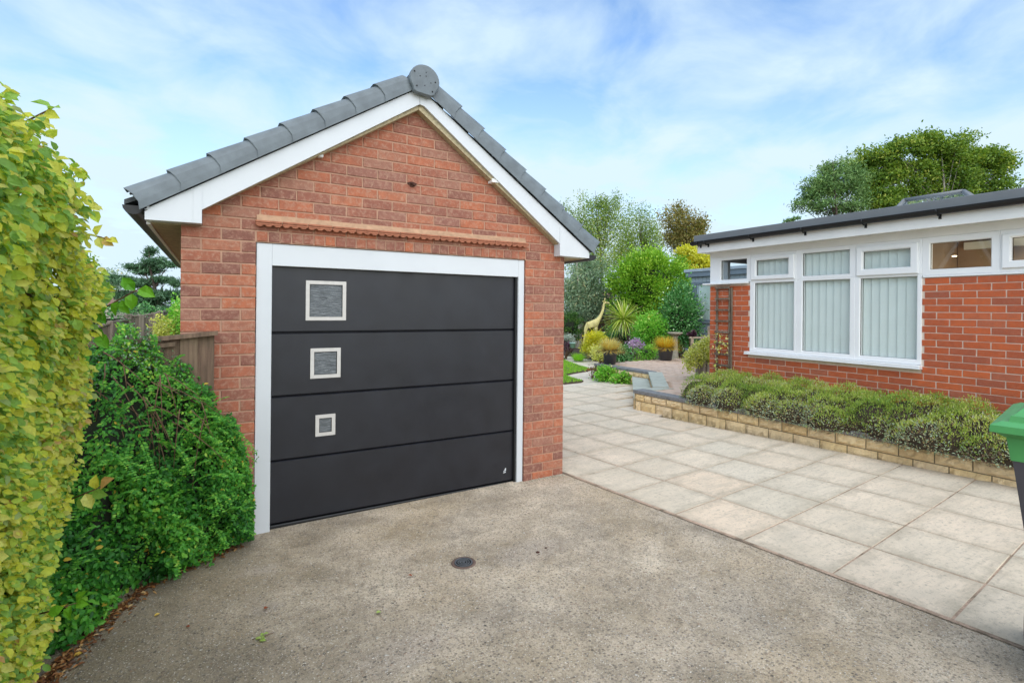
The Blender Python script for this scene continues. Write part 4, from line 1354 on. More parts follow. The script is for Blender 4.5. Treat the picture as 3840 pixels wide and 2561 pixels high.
def sprig(pts_px, depth, leaf_px, meshes, size):
    path = [at(px, py, dp) for (px, py), dp in zip(pts_px, depth)]
    q = MB(); q.tube(path, [.003] * (len(path) - 1) + [.0015], 5).build('twig', M['stem'], hedge)
    P_, D_, N_ = [], [], []
    for (px, py, dp, dpx, dpy) in leaf_px:
        p = at(px, py, dp); e = at(px + dpx, py + dpy, dp - .01)
        P_.append(p); D_.append(e - p); N_.append(-CF + CU * .7 + NR.randn(3) * .3)
    leaf_objs(meshes, hedge, np.array(P_), np.array(D_), np.array(N_), NR.uniform(.85, 1.1, len(P_)) * size)


sprig([(340, 1180), (420, 1140), (480, 1105), (540, 1075)], [1.9, 1.88, 1.86, 1.85],
      [(445, 1130, 1.87, -30, 75), (455, 1125, 1.87, 25, 70), (495, 1100, 1.86, -5, 85), (520, 1085, 1.85, 60, 25), (505, 1090, 1.86, -30, -30), (400, 1150, 1.88, -45, 70), (370, 1165, 1.89, 30, 70)], big, .062)
sprig([(300, 1230), (350, 1240), (400, 1260)], [1.95, 1.93, 1.92], [(330, 1240, 1.93, -40, 50), (370, 1250, 1.92, 30, 60), (340, 1240, 1.93, 55, 20)], big, .062)
sprig([(40, 500), (100, 455), (160, 425), (205, 402)], [1.62, 1.62, 1.62, 1.62],
      [(150, 430, 1.62, 35, 60), (165, 425, 1.62, 50, 12), (185, 412, 1.62, 25, -14), (110, 450, 1.62, 35, 30), (130, 440, 1.62, -40, -5), (90, 462, 1.62, 40, 40), (75, 475, 1.62, 50, 20), (195, 406, 1.62, -25, -12)], hm, .050)
sprig([(300, 715), (330, 750), (352, 790)], [1.95, 1.96, 1.97], [(320, 735, 1.95, 25, 35), (338, 765, 1.96, 30, 20), (345, 780, 1.96, -25, 30), (350, 790, 1.97, 15, 40)], hm, .05)
sprig([(330, 880), (380, 890), (415, 905)], [2.1, 2.1, 2.1], [(360, 885, 2.1, 10, -35), (385, 892, 2.1, 35, 30), (400, 898, 2.1, 35, 5), (370, 888, 2.1, 10, 45)], hm, .055)
sprig([(270, 1870), (330, 1845), (380, 1825)], [1.95, 1.93, 1.92], [(320, 1850, 1.93, 20, 50), (345, 1840, 1.93, 50, 20), (375, 1828, 1.92, 30, -30), (300, 1858, 1.94, 10, 55), (360, 1832, 1.92, -5, -45)], hm, .058)
sprig([(150, 2300), (210, 2285), (290, 2258)], [1.85, 1.83, 1.82], [(240, 2275, 1.82, -35, 15), (265, 2268, 1.82, -10, 40), (285, 2260, 1.82, 40, 5), (288, 2258, 1.82, 20, -35)], big, .05)

# dark green shrub sprawling between hedge and garage
shrub = thing('sprawling_shrub', 'dark green small-leaved shrub sprawling over the fence between hedge and garage door', 'shrub', (-.05, -.35, -.15))
BXs, BYs = [-1.0, -.51, -.15, .06, .38, .47], [-1.35, -.98, -.42, -.30, -.10, -.06]
HXs, HZs = [-1.0, -.45, -.3, -.12, .02, .12, .22, .30, .37, .41, .44], [1.15, 1.20, 1.24, 1.18, 1.02, .90, .80, .70, .50, .28, .0]


def shrub_pts(n, dmin, dmax, vmin=0.0):
    x = np.interp(NR.rand(n), [0, .42, 1], [-.85, -.30, .425]); v = NR.uniform(vmin, 1.03, n)
    yb = lerp(x, BXs, BYs); h = lerp(x, HXs, HZs) + (.05 * np.sin(x * 19) + .035 * np.sin(x * 43 + 1)) * (x < .3)
    bul = .12 * np.sin(np.pi * np.clip(v, 0, 1) ** .8) + .075 * np.sin(x * 15 + v * 7) + .06 * np.sin(v * 13 - x * 21) + .025 * np.sin(x * 41 + v * 31)
    bul *= np.clip((.50 - x) / .22, .25, 1)
    back = np.clip(v - .55, 0, 1) / .45
    y = (yb - bul) * (1 - back ** 1.5) + (-.16) * back ** 1.5 + NR.uniform(dmin, dmax, n)
    z = -.13 + v * (h + .13)
    return np.column_stack([x, y, z]), v


P0_, v0 = shrub_pts(11500, -.06, .14)
_th = (v0 > .58) & (v0 < .9) & (P0_[:, 0] > -.45) & (P0_[:, 0] < .16) & (NR.rand(len(v0)) < .62)
P0_, v0 = P0_[~_th], v0[~_th]
cl_ = []
for k in range(3): cl_.append(P0_ + NR.normal(0, .009, P0_.shape))
P = np.vstack(cl_); n = len(P)
sp_dir = rdir(len(P0_)); D = np.vstack([sp_dir * .5 + rdir(len(P0_)) * .8 for _ in range(3)]) + np.array([.1, -.5, -.25])
near = np.clip(1 - (P[:, 2] + .1) / .7, 0, 1) * (P[:, 0] < .1)
L_ = NR.uniform(.016, .031, n) * (1 + near * .5)
tint = np.clip(.42 + .2 * np.sin(P[:, 0] * 13 + P[:, 2] * 9) + NR.normal(0, .2, n) + .12 * (P[:, 2] - .5), 0, .96)
tint[NR.rand(n) < .012] = 1
leaves('foliage', M['jasmine'], shrub, P, D, rdir(n) * .6 + np.array([.1, -.75, .75]), L_, L_ * .58, tpl='oval', tint=tint, stuff=True)
# trailing strands at its foot and against the door frame
P_, D_ = [], []
for k in range(70):
    x = NR.uniform(-.45, .43); y = lerp(x, BXs, BYs) - NR.uniform(.0, .13); z = NR.uniform(.0, .35) if x < .3 else NR.uniform(-.05, .5)
    L = NR.uniform(.08, .22)
    for s_ in np.arange(0, L, .011):
        if z - s_ * .9 < g(x, y) + .004: break
        P_.append((x + .03 * math.sin(s_ * 20 + k), y - .15 * s_, z - s_ * .9)); D_.append((NR.uniform(-1, 1), NR.uniform(-1, .4), -.3))
for k in range(210):
    x = NR.uniform(-.6, .36); v = NR.uniform(.15, 1.0); h = lerp(x, HXs, HZs); yb = lerp(x, BXs, BYs)
    bk = max(0, v - .55) / .45; p = np.array([x, (yb - .13 * math.sin(math.pi * v ** .8)) * (1 - bk ** 1.5) - .16 * bk ** 1.5, -.13 + v * (h + .13)])
    dr = np.array([NR.uniform(-.7, .7), -NR.uniform(.2, .9), NR.uniform(-.2, .9)]); dr /= np.linalg.norm(dr); L = NR.uniform(.07, .27)
    for s_ in np.arange(0, L, .012):
        q_ = p + dr * s_ + np.array([0, 0, -1.6 * s_ ** 2])
        if x > .25 and q_[0] > .43: break
        for sg_ in (-1, 1):
            P_.append(tuple(q_)); D_.append((dr[1] * sg_ + dr[0] * .4, -dr[0] * sg_ + dr[1] * .4, .15))
P_ = np.array(P_); leaves('foliage', M['jasmine'], shrub, P_, np.array(D_), rdir(len(P_)) + np.array([0, -1, 1]), NR.uniform(.012, .024, len(P_)), .011, tpl='oval', stuff=True, tint=NR.uniform(.3, .9, len(P_)))
P1_, v1 = shrub_pts(2600, -.03, .05, .86); P1_ = P1_[P1_[:, 0] < .05]; P1_[:, 2] += NR.uniform(0, .10, len(P1_)) * np.clip((P1_[:, 0] + .5) * 3, 0, 1) * (P1_[:, 0] < -.02)
leaves('foliage', M['cotoneaster'], shrub, P1_, rdir(len(P1_)) + np.array([0, -.3, .4]), rdir(len(P1_)) + np.array([0, -.4, .9]), NR.uniform(.011, .018, len(P1_)), .0095, tpl='oval', stuff=True)
q = MB()
for k in range(34):
    x = NR.uniform(-.45, .16); h = lerp(x, HXs, HZs); y = lerp(x, BXs, BYs) - .10
    p = np.array([x, max(y, -.45), h * NR.uniform(.72, .98)]); a = NR.uniform(-.3, 1.0); L = NR.uniform(.12, .42)
    path = [p + np.array([math.sin(a) * L * t_, -.03 * t_ - .02, -L * math.cos(a) * t_ * (.6 + .4 * t_)]) for t_ in (0, .35, .7, 1)]
    q.tube(path, [.0032, .0028, .0022, .0014], 5)
q.build('stems', M['stem'], shrub)
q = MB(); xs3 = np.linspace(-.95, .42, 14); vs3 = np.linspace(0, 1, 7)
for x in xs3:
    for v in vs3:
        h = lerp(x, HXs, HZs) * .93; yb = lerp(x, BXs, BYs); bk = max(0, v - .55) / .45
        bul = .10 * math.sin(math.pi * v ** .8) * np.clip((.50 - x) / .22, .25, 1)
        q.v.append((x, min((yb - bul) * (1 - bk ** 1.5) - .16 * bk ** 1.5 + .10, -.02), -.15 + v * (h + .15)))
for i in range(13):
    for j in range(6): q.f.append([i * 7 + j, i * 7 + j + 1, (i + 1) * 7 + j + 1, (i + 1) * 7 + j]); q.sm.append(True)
q.build('twig_core', M['twig_shade'], shrub)  # solid core, its dark colour stands for shade inside the shrub

# fence panel meeting the garage
fp = thing('fence_panel', 'weathered close-board fence panel meeting the left corner of the garage', 'fence', (-.5, -.08, -.15))
for i in range(17):
    x1 = .195 - i * .093; zt = 1.262 - (.195 - x1) * .10
    q = MB(); dy = .012 * (i % 2)
    q.box(x1 - .098, x1, -.085 - dy, -.070 - dy, -.15, zt, .002)
    q.build('board', M['fence'], fp)
q = MB(); q.prism([(.215, 1.262), (-1.4, 1.100), (-1.4, 1.128), (.215, 1.288)], 'y', -.125, -.050).build('cap_rail', M['fence'], fp)
q = MB(); q.prism([(-.02, 1.195), (-1.4, 1.05), (-1.4, 1.075), (-.02, 1.222)], 'y', -.112, -.099).build('rail', M['fence'], fp)
q = MB(); q.prism([(.0, .35), (-1.4, .30), (-1.4, .37), (.0, .42)], 'y', -.128, -.099).build('rail', M['fence'], fp)

# leaf litter under the hedge and shrub, single leaves on the drive
nl = 1500; t_ = NR.rand(nl); x = lerp(t_, [0, .35, .6, .8, 1], [-.46, -.46, -.36, -.12, .35]); y = lerp(t_, [0, .35, .6, .8, 1], [-2.4, -1.35, -.98, -.44, -.13])
off = np.abs(NR.normal(0, .045, nl)) - .03; x = x + off * .8; y = y - off * .5
P = np.column_stack([x, y, [g(a, c) + .004 + .008 * NR.rand() for a, c in zip(x, y)]])
leaves('leaf_litter', M['dead'], None, P, np.column_stack([NR.randn(nl, 2), NR.uniform(-.1, .25, nl)]), rdir(nl) * .4 + np.array([0, 0, 1]), NR.uniform(.010, .036, nl), NR.uniform(.008, .018, nl), tpl='oval')['kind'] = 'stuff'


def fallen(label, x, y, L, mat, rot, tilt=.15):
    o = inst('fallen_leaf', leaf_mesh(mat, int(x * 100) % 50 + 60), None, (x, y, g(x, y) + .006 + L * .06), rot=(tilt, rnd.uniform(-.15, .15), rot), scale=(L, L, L * .7))
    return tag(o, label, 'leaf', 'fallen leaves on the drive')


fallen('largest yellow fallen leaf on the drive close to the foot of the hedge', -.345, -1.02, .036, M['fallen_yellow'], -1.2)
fallen('small pale fallen leaf on dark concrete beside the shrub', -.06, -.83, .028, M['fallen_yellow'], -1.0)
fallen('dark red fallen leaf between the shrub and the pale worn patch', .10, -1.03, .022, M['fallen_red'], .8)
fallen('reddish fallen leaf just left of the round drain', 1.21, -1.13, .026, M['fallen_red'], 1.2, .5)
fallen('yellow-green fallen leaf in the middle of the drive', .95, -1.39, .030, M['fallen_green'], 2.0, .3)
fallen('brown fallen leaf lying on the smaller pale worn patch', .45, -1.04, .03, M['fallen_red'], 2.4, .3)
sg = thing('fallen_sprig', 'small fallen green sprig with pale leaves on the drive', 'sprig', (.40, -1.31, g(.4, -1.31)))
P = np.tile(np.array([[.40, -1.31, g(.4, -1.31) + .008]]), (7, 1)) + NR.normal(0, .008, (7, 3)) * np.array([1, 1, .2])
leaf_objs([leaf_mesh(M['fallen_green'], 90)], sg, P, np.column_stack([np.cos(np.arange(7)), np.sin(np.arange(7)), NR.uniform(.1, .5, 7)]), rdir(7) * .3 + np.array([0, 0, 1]), NR.uniform(.018, .030, 7))
q = MB(); q.tube([(.36, -1.30, g(.36, -1.3) + .006), (.40, -1.31, g(.4, -1.3) + .009), (.455, -1.295, g(.45, -1.3) + .006)], .0015, 5).build('stalk', M['stem'], sg)


def pebble(label, x, y, r, mat):
    q = MB(); q.lathe([(0, r * .55), (r * .5, r * .5), (r * .9, r * .25), (r, 0), (r * .9, -.003)], (0, 0, 0), 9)
    q.v = [(a * 1.15, c, e) for a, c, e in q.v]
    return tag(inst('pebble', q.mesh('pebble', mat), None, (x, y, g(x, y))), label, 'pebble')


pebble('larger dark pebble on the pale patch right of the drain', 2.01, -1.25, .0125, M['rust'])
pebble('smaller dark pebble on the pale patch right of the drain', 2.09, -1.225, .009, M['rust'])

# round drain
dz = g(1.54, -1.13)
dr = thing('drain', 'round dark drain grate in a terracotta ring set in the drive', 'drain', (1.54, -1.13, dz))
q = MB(); q.lathe([(.077, .002), (.073, .0065), (.061, .0065), (.057, .003)], (1.54, -1.13, dz), 28).build('ring', M['gully'], dr)
q = MB(); q.lathe([(.058, .003), (.0, .0028)], (1.54, -1.13, dz), 24).build('shade_disc', plain('drain_darkness', '#060606', .9), dr)  # flat black disc painted as the dark of the hole, nothing recessed
q = MB()
for r0_, r1_ in ((.047, .056), (.032, .038), (.018, .024), (.0, .008)):
    q.lathe([(r1_, .0035), (r1_, .0085), (max(r0_, .0005), .0085), (max(r0_, .0005), .0035)], (1.54, -1.13, dz), 26, False)
for a in (0.5, .5 + 2.094, .5 + 4.188):
    c_, s_ = math.cos(a), math.sin(a)
    q.tube([(1.54 + .008 * c_, -1.13 + .008 * s_, dz + .0075), (1.54 + .048 * c_, -1.13 + .048 * s_, dz + .0075)], .0022, 5)
q.build('grate', M['grate'], dr)

# loose rubble in the gap at the garage corner
q = MB()
for k in range(110):
    x = NR.uniform(2.72, 3.17); y = -.02 - abs(NR.normal(0, .02)) + (.06 if x > 3.11 else 0); r = NR.uniform(.004, .011)
    q.lathe([(0, r), (r * .8, r * .5), (r, 0)], (x, y, g(x, y) + .001), 5, False)
q.build('rubble', M['cast'])['kind'] = 'stuff'
bpy.data.objects['rubble']['kind'] = 'stuff'

# ---- low shrubs in the planter
def mound(label, y0, y1, n, seed, rmax=.25):
    "spreading low shrub grown from many small domes that run together"
    t = thing('low_shrub', label, 'shrub', (6.5, (y0 + y1) / 2, .15), 'low evergreen shrubs in the planter')
    r = np.random.RandomState(seed); dm = []
    y = y0 + .12
    while y < y1 - .06:
        for xc, rr, zt in ((6.16, .23, .40), (6.33, .25, .50), (6.53, .26, .555), (6.73, .22, .57)):
            f = r.uniform(.82, 1.15)
            dm.append((xc + r.uniform(-.06, .06), y + r.uniform(-.11, .11), .19, rr * f, min(rr * r.uniform(.9, 1.15), y1 - y0), (zt + r.uniform(-.035, .03)) - .19))
        y += r.uniform(.17, .24)
    dm = np.array(dm)
    k = r.randint(0, len(dm), n * 3); v = unit(r.randn(n * 3, 3)); v[:, 2] = np.where(v[:, 2] < -.25, -v[:, 2], v[:, 2]); low = v[:, 2] < 0
    D = dm[k]; sh = 1 + r.normal(0, .05, len(k))
    P = np.column_stack([D[:, 0] + v[:, 0] * D[:, 3] * sh, D[:, 1] + v[:, 1] * D[:, 4] * sh, D[:, 2] + v[:, 2] * np.where(low, .12, D[:, 5]) * sh])
    ins = np.zeros(len(P), bool)
    for j, q in enumerate(dm):
        e = ((P[:, 0] - q[0]) / q[3]) ** 2 + ((P[:, 1] - q[1]) / q[4]) ** 2 + np.where(P[:, 2] > q[2], ((P[:, 2] - q[2]) / q[5]) ** 2, 0)
        ins |= (e < .84) & (k != j)
    ok = ~ins & (P[:, 0] < 6.94) & (P[:, 1] > y0 - .1) & (P[:, 1] < y1 + .06)
    P, v, k = P[ok][:n], v[ok][:n], k[ok][:n]; m = len(P)
    hgt = (P[:, 2] - .17) / .42
    patch = np.sin(P[:, 1] * 6.1 + seed) * .5 + np.sin(P[:, 1] * 13 + P[:, 0] * 9 + seed * 2) * .5
    green = hgt + .22 * patch + r.normal(0, .17, m) > .34
    dt = r.normal(0, .13, len(dm))[k]
    N = v * np.array([1, 1, 1.0])
    gk = green
    leaves('foliage', M['heath_top'], t, P[gk], N[gk] * .8 + np.array([0, 0, .75]) + r.randn(gk.sum(), 3) * .45, r.randn(gk.sum(), 3) + np.array([-.6, -.6, .3]), r.uniform(.012, .032, gk.sum()), r.uniform(.0055, .009, gk.sum()), tpl='blade', tint=np.clip(.44 + dt[gk] + r.normal(0, .2, gk.sum()) - .1 * patch[gk], 0, 1), stuff=True)
    bk = ~green
    leaves('foliage', M['heath_low'], t, P[bk], N[bk] * .8 + r.randn(bk.sum(), 3) * .6 + np.array([0, 0, .1]), r.randn(bk.sum(), 3) + np.array([-.6, -.6, .3]), r.uniform(.012, .030, bk.sum()), r.uniform(.007, .014, bk.sum()), tpl='oval', tint=np.clip(r.normal(.46, .26, bk.sum()) + dt[bk], 0, 1), stuff=True)
    q = MB(); pr = [(1.0, -.1), (1.0, 0), (.92, .38), (.72, .69), (.4, .92), (.001, 1)]
    for d_ in dm:
        b0 = len(q.v); q.lathe([(a_, c_) for a_, c_ in pr], (0, 0, 0), 10)
        q.v[b0:] = [(d_[0] + x_ * d_[3] * .80, d_[1] + y_ * d_[4] * .80, d_[2] + z_ * d_[5] * .78) for x_, y_, z_ in q.v[b0:]]
    for _ in range(26):
        d_ = dm[r.randint(len(dm))]; a_ = np.array([d_[0], d_[1], .18]); e_ = a_ + np.array([r.uniform(-.28, -.1), r.uniform(-.15, .15), r.uniform(.0, .2)])
        q.tube([a_, (a_ + e_) / 2 + np.array([0, 0, .04]), e_], [.006, .004, .002], 5)
    q.build('twig_core', M['twig'], t)


mound('low shrub at the far end of the planter below the trellis', -.02, 1.10, 14000, 1)
mound('low shrub in the middle of the planter between the two others', -1.02, .0, 13000, 2)
mound('longest low shrub in the planter, nearest the green bin', -2.95, -1.0, 25000, 3)

# ---- wheelie bin at the right edge
EB1, EB2 = np.array([.174, -.985]), np.array([.985, .174]); BP = np.array([2.845, -3.215])
bz0 = g(3.2, -3.4)
bn = thing('wheelie_bin', 'green-topped dark wheelie bin cut off by the right edge of the picture', 'bin', (*(BP + EB1 * .29 + EB2 * .3), bz0))


def bt(q, u0, u1, v0, v1, z0, u2, u3, v2, v3, z1):
    "tapered box in bin axes"
    f = lambda u, v, z: (*(BP + EB1 * u + EB2 * v), z)
    q.add([f(u0, v0, z0), f(u1, v0, z0), f(u1, v1, z0), f(u0, v1, z0), f(u2, v2, z1), f(u3, v2, z1), f(u3, v3, z1), f(u2, v3, z1)],
          [(0, 3, 2, 1), (4, 5, 6, 7), (0, 1, 5, 4), (1, 2, 6, 5), (2, 3, 7, 6), (3, 0, 4, 7)])


q = MB(); bt(q, .16, .45, .20, .55, bz0 + .03, .062, .52, .05, .66, .873); q.build('body', M['bin_body'], bn)
q = MB(); bt(q, .057, .523, .046, .664, .874, .045, .535, .035, .675, .965)
bt(q, .040, .54, .03, .68, .9655, .012, .568, .005, .71, .985); q.build('collar', M['bin_green'], bn)
q = MB(); bt(q, .0, .58, -.008, .72, .9855, .002, .578, -.006, .718, 1.012)
bt(q, .002, .578, -.006, .718, 1.0121, .03, .55, .03, .70, 1.026)
bt(q, .05, .53, .05, .69, 1.0261, .055, .525, .055, .685, 1.048)
bt(q, .06, .52, .07, .71, 1.0481, .085, .495, .12, .70, 1.075); q.build('lid', M['bin_green'], bn)
for u in (.09, .49):
    c_ = BP + EB1 * u + EB2 * .62
    q = MB(); q.tube([(*(c_ - EB1 * .03), bz0 + .1), (*(c_ + EB1 * .03), bz0 + .1)], .1, 18).build('wheel', M['dark'], bn)

# ------------------------------------------------------------------ garden beyond
def cloud(centres, n, sig, r=NR):
    c = np.asarray(centres); k = r.randint(0, len(c), n)
    s = np.asarray(sig); s = s[k] if s.ndim and len(s) == len(c) else s
    return c[k] + r.randn(n, 3) * (s if np.ndim(s) else np.array([s, s, s])), k


def ell_clumps(c, rad, n, shell=.55):
    v = rdir(n) * (shell + (1 - shell) * NR.rand(n, 1)); return np.array(c) + v * np.array(rad)


def bush(name, label, cat, c, rad, n, L, W, mat, tpl='oval', clumps=40, sig=.16, up=.3, group=None, core='twig_shade', stalk=True, parts=None):
    t = thing(name, label, cat, (c[0], c[1], g(c[0], c[1])), group)
    cc = ell_clumps(c, rad, clumps)
    cc = cc[cc[:, 2] > g(c[0], c[1]) + .02]
    P, k = cloud(cc, n, np.array(rad) * sig)
    ctint = NR.uniform(-.25, .25, len(cc))
    D = unit(P - np.array(c)) * .8 + rdir(n) * .7 + np.array([0, 0, up])
    leaves('foliage', mat, t, P, D, rdir(n) * .7 + np.array([0, -.2, .8]), NR.uniform(.7, 1.3, n) * L, NR.uniform(.7, 1.3, n) * W, tpl=tpl, tint=np.clip(NR.normal(.5, .2, n) + ctint[k], 0, 1), stuff=True)
    if stalk:
        q = MB(); b0 = np.array([c[0], c[1], g(c[0], c[1]) - .02])
        for i in range(9):
            e = cc[NR.randint(len(cc))]; mid = (b0 + e) / 2 + NR.randn(3) * np.array(rad) * .12
            q.tube([b0 + NR.randn(3) * np.array([.06, .06, 0]) * rad[0], mid, e], [.02 * rad[0] + .006, .014 * rad[0] + .004, .003], 5)
        q.build('stems', M['stem'], t)
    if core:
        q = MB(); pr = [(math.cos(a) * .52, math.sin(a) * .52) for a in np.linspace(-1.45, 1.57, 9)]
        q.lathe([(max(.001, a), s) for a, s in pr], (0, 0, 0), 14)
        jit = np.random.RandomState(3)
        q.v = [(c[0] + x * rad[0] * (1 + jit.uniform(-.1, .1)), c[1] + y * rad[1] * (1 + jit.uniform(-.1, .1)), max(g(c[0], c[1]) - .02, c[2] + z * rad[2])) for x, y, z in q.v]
        q.build('twig_core', M[core], t)
    return t


def tree(name, label, base, ztop, ells, nleaf, L, W, mat, bark, clumps=60, sig=.3, trunk_r=.16, droop=0., limbs=16, tpl='oval', group=None, shell=.35, flat=1., cat='tree', lean=(0, 0)):
    t = thing(name, label, cat, base, group)
    base = np.array(base, float)
    cs = []; sg = []
    vol = np.array([e[1][0] * e[1][1] * e[1][2] for e in ells]); vol = vol ** .7; vol /= vol.sum()
    for (c, rad), f in zip(ells, vol):
        k = max(3, int(clumps * f)); cs.append(ell_clumps(c, rad, k, shell)); sg.append(np.tile(np.array(rad) * sig, (k, 1)))
    cs = np.vstack(cs); sg = np.vstack(sg); sg[:, 2] *= flat
    P, k = cloud(cs, nleaf, sg)
    if droop: P[:, 2] -= np.abs(NR.normal(0, droop, nleaf))
    D = rdir(nleaf) + np.array([0, 0, -.5 if droop else .15])
    ct = NR.uniform(-.22, .22, len(cs))
    leaves('crown', mat, t, P, D, rdir(nleaf) + np.array([0, 0, .7]), NR.uniform(.7, 1.3, nleaf) * L, NR.uniform(.7, 1.3, nleaf) * W, tpl=tpl, tint=np.clip(NR.normal(.48, .2, nleaf) + ct[k], 0, 1), stuff=True)
    tip = np.array([base[0] + lean[0], base[1] + lean[1], ztop]); H = ztop - base[2]
    path = [base + (tip - base) * s + np.array([math.sin(s * 5) * .03 * H, math.cos(s * 4) * .02 * H, 0]) * (s > 0) * 1.5 for s in (0, .2, .4, .6, .8, 1)]
    q = MB(); q.tube(path, [trunk_r * (1.2 * (1 - s) ** 1.15 + .06) for s in (0, .2, .4, .6, .8, 1)], 9)
    q.build('trunk', M[bark], t)
    q = MB()
    for i in range(limbs):
        e = cs[NR.randint(len(cs))]; s = np.clip((e[2] - base[2]) / H * .75 - .05, .12, .9)
        j = min(4, int(s * 5)); f = s * 5 - j; p = path[j] * (1 - f) + path[j + 1] * f
        mid = p * .5 + e * .5 + np.array([0, 0, .08 * H]) * NR.uniform(-.3, .8)
        r0 = trunk_r * (1.05 - s) * .42
        q.tube([p, p * .7 + mid * .3, mid, e], [r0, r0 * .8, r0 * .5, r0 * .12], 6)
    q.build('limbs', M[bark], t)
    return t


def pc(px, py, d): return tuple(at(px, py, d))


def pxm(px, d): return px * d / FPX


# left background
tree('pine_tree', 'dark layered pine tree standing behind the fence left of the garage', (*at(575, 1150, 36)[:2], -1.0), at(560, 930, 36)[2],
     [(pc(x, y, 36), (pxm(rx, 36), pxm(rx, 36) * .8, pxm(ry, 36))) for x, y, rx, ry in ((562, 950, 26, 22), (585, 985, 50, 16), (505, 1003, 55, 9), (640, 995, 34, 13), (548, 1015, 60, 14), (435, 1045, 55, 14), (530, 1060, 70, 18), (612, 1050, 45, 14), (660, 1060, 32, 14), (560, 1120, 85, 22), (620, 1105, 70, 18), (465, 1105, 45, 18), (560, 1160, 110, 14))],
     19000, .22, .06, M['pine_far'], 'bark', 170, .27, .22, flat=.9, tpl='blade', limbs=26, shell=.2)
tree('far_tree', 'soft grey-green tree far away behind the hedge end', (*at(420, 1150, 60)[:2], -1.5), at(420, 1030, 60)[2],
     [(pc(425, 1060, 60), (1.6, 1.4, 1.5)), (pc(380, 1085, 60), (1.6, 1.4, 1.2))], 2600, .2, .14, M['willow'], 'bark', 40, .3)
hb = at(330, 1150, 44)
house = thing('far_house', 'distant house with a pinkish tiled roof behind the pine tree', 'house', (-7.5, 46, -1.6))
A0, A1 = at(300, 1088, 44), at(528, 1091, 44)
zr_, ze_ = A0[2], A0[2] - 1.25
dv = np.array([A1[0] - A0[0], A1[1] - A0[1]]); dv /= np.linalg.norm(dv); nv = np.array([-dv[1], dv[0]])
q = MB()
for i in range(9):
    t0, t1 = i / 9, (i + 1) / 9 + .02
    def RP(u, t, s): return (u[0] - s * nv[0] * 3.2 * t, u[1] - s * nv[1] * 3.2 * t, zr_ + (ze_ - zr_) * t)
    for s in (1, -1):
        a, b_, c_, d_ = RP(A0, t0, s), RP(A1, t0, s), RP(A1, t1, s), RP(A0, t1, s)
        q.add([a, b_, (c_[0], c_[1], c_[2] + .05), (d_[0], d_[1], d_[2] + .05), (c_[0], c_[1], c_[2] - .02), (d_[0], d_[1], d_[2] - .02)], [(0, 1, 2, 3), (3, 2, 4, 5)])
q.build('roof', M['roof_tile'], house)
q = MB(); c4 = [A0[:2] - nv * 3, A1[:2] - nv * 3, A1[:2] + nv * 3, A0[:2] + nv * 3]
q.prism([tuple(p) for p in c4], 'z', -1.6, ze_ + .02).build('wall', M['render'], house)
q = MB(); m0 = A0 + (A1 - A0) * .25; q.tube([(m0[0], m0[1], zr_ - .2), (m0[0], m0[1], zr_ + .6)], .09, 6).build('flue', M['render'], house)

# fences behind the garage's left side
def fence(name, label, segs, d_board, mat, board_w):
    "segs: list of (x, y, ztop) posts; boards between"
    z0 = -.3
    t = thing(name, label, 'fence', (segs[0][0], segs[0][1], z0))
    bmsh = {}
    for (a, b_) in zip(segs, segs[1:]):
        A, B = np.array(a), np.array(b_); L = np.linalg.norm((B - A)[:2]); n = max(2, int(L / board_w)); ang = math.atan2(B[1] - A[1], B[0] - A[0])
        for i in range(n):
            p = A + (B - A) * i / n; h = p[2] - z0 + rnd.uniform(-.01, .01)
            q = MB(); q.box(.004, L / n - .004, -.008 - .012 * (i % 2), .008 - .012 * (i % 2), 0, h)
            inst('board', q.mesh('board', mat), t, (p[0], p[1], z0), rot=(0, 0, ang))
        q = MB(); q.box(-.05, .05, -.05, .05, 0, A[2] - z0 + .04, .008); inst('post', q.mesh('post', mat), t, (A[0], A[1], z0), rot=(0, 0, ang))
        q = MB(); nx = math.sin(ang) * .04, -math.cos(ang) * .04
        q.add([(A[0] + nx[0], A[1] + nx[1], A[2]), (B[0] + nx[0], B[1] + nx[1], B[2]), (B[0] - nx[0], B[1] - nx[1], B[2]), (A[0] - nx[0], A[1] - nx[1], A[2]),
               (A[0] + nx[0], A[1] + nx[1], A[2] + .03), (B[0] + nx[0], B[1] + nx[1], B[2] + .03), (B[0] - nx[0], B[1] - nx[1], B[2] + .03), (A[0] - nx[0], A[1] - nx[1], A[2] + .03)],
              [(0, 1, 5, 4), (1, 2, 6, 5), (2, 3, 7, 6), (3, 0, 4, 7), (4, 5, 6, 7), (3, 2, 1, 0)])
        q.build('cap_rail', mat, t)
    return t


fence('garden_fence', 'grey close-board fence with uneven caps behind the shrub left of the garage',
      [tuple(at(300, 1250, 8.0)), tuple(at(420, 1212, 8.4)), tuple(at(482, 1202, 8.8))], .1, M['fence_far'], .12)
fence('garden_fence', 'pale slatted fence with dipping top beside the garage wall, beyond the nearer fences',
      [tuple(at(480, 1186, 10.0)), tuple(at(528, 1188, 10.2)), tuple(at(580, 1180, 10.4)), tuple(at(602, 1172, 10.6)), tuple(at(643, 1166, 12.0))], .1, M['fence_far'], .085)
bush('garden_bush', 'yellow-green loose bush against the left side of the garage', 'bush', pc(662, 1215, 9.5), (.13, .3, .40), 1300, .05, .035, M['midgreen'], clumps=26, sig=.3, core=None)
bush('garden_bush', 'small yellow-green bush in front of the slatted fence', 'bush', pc(612, 1235, 9.3), (.16, .2, .22), 900, .045, .03, M['lime'], clumps=18, sig=.3, core=None)
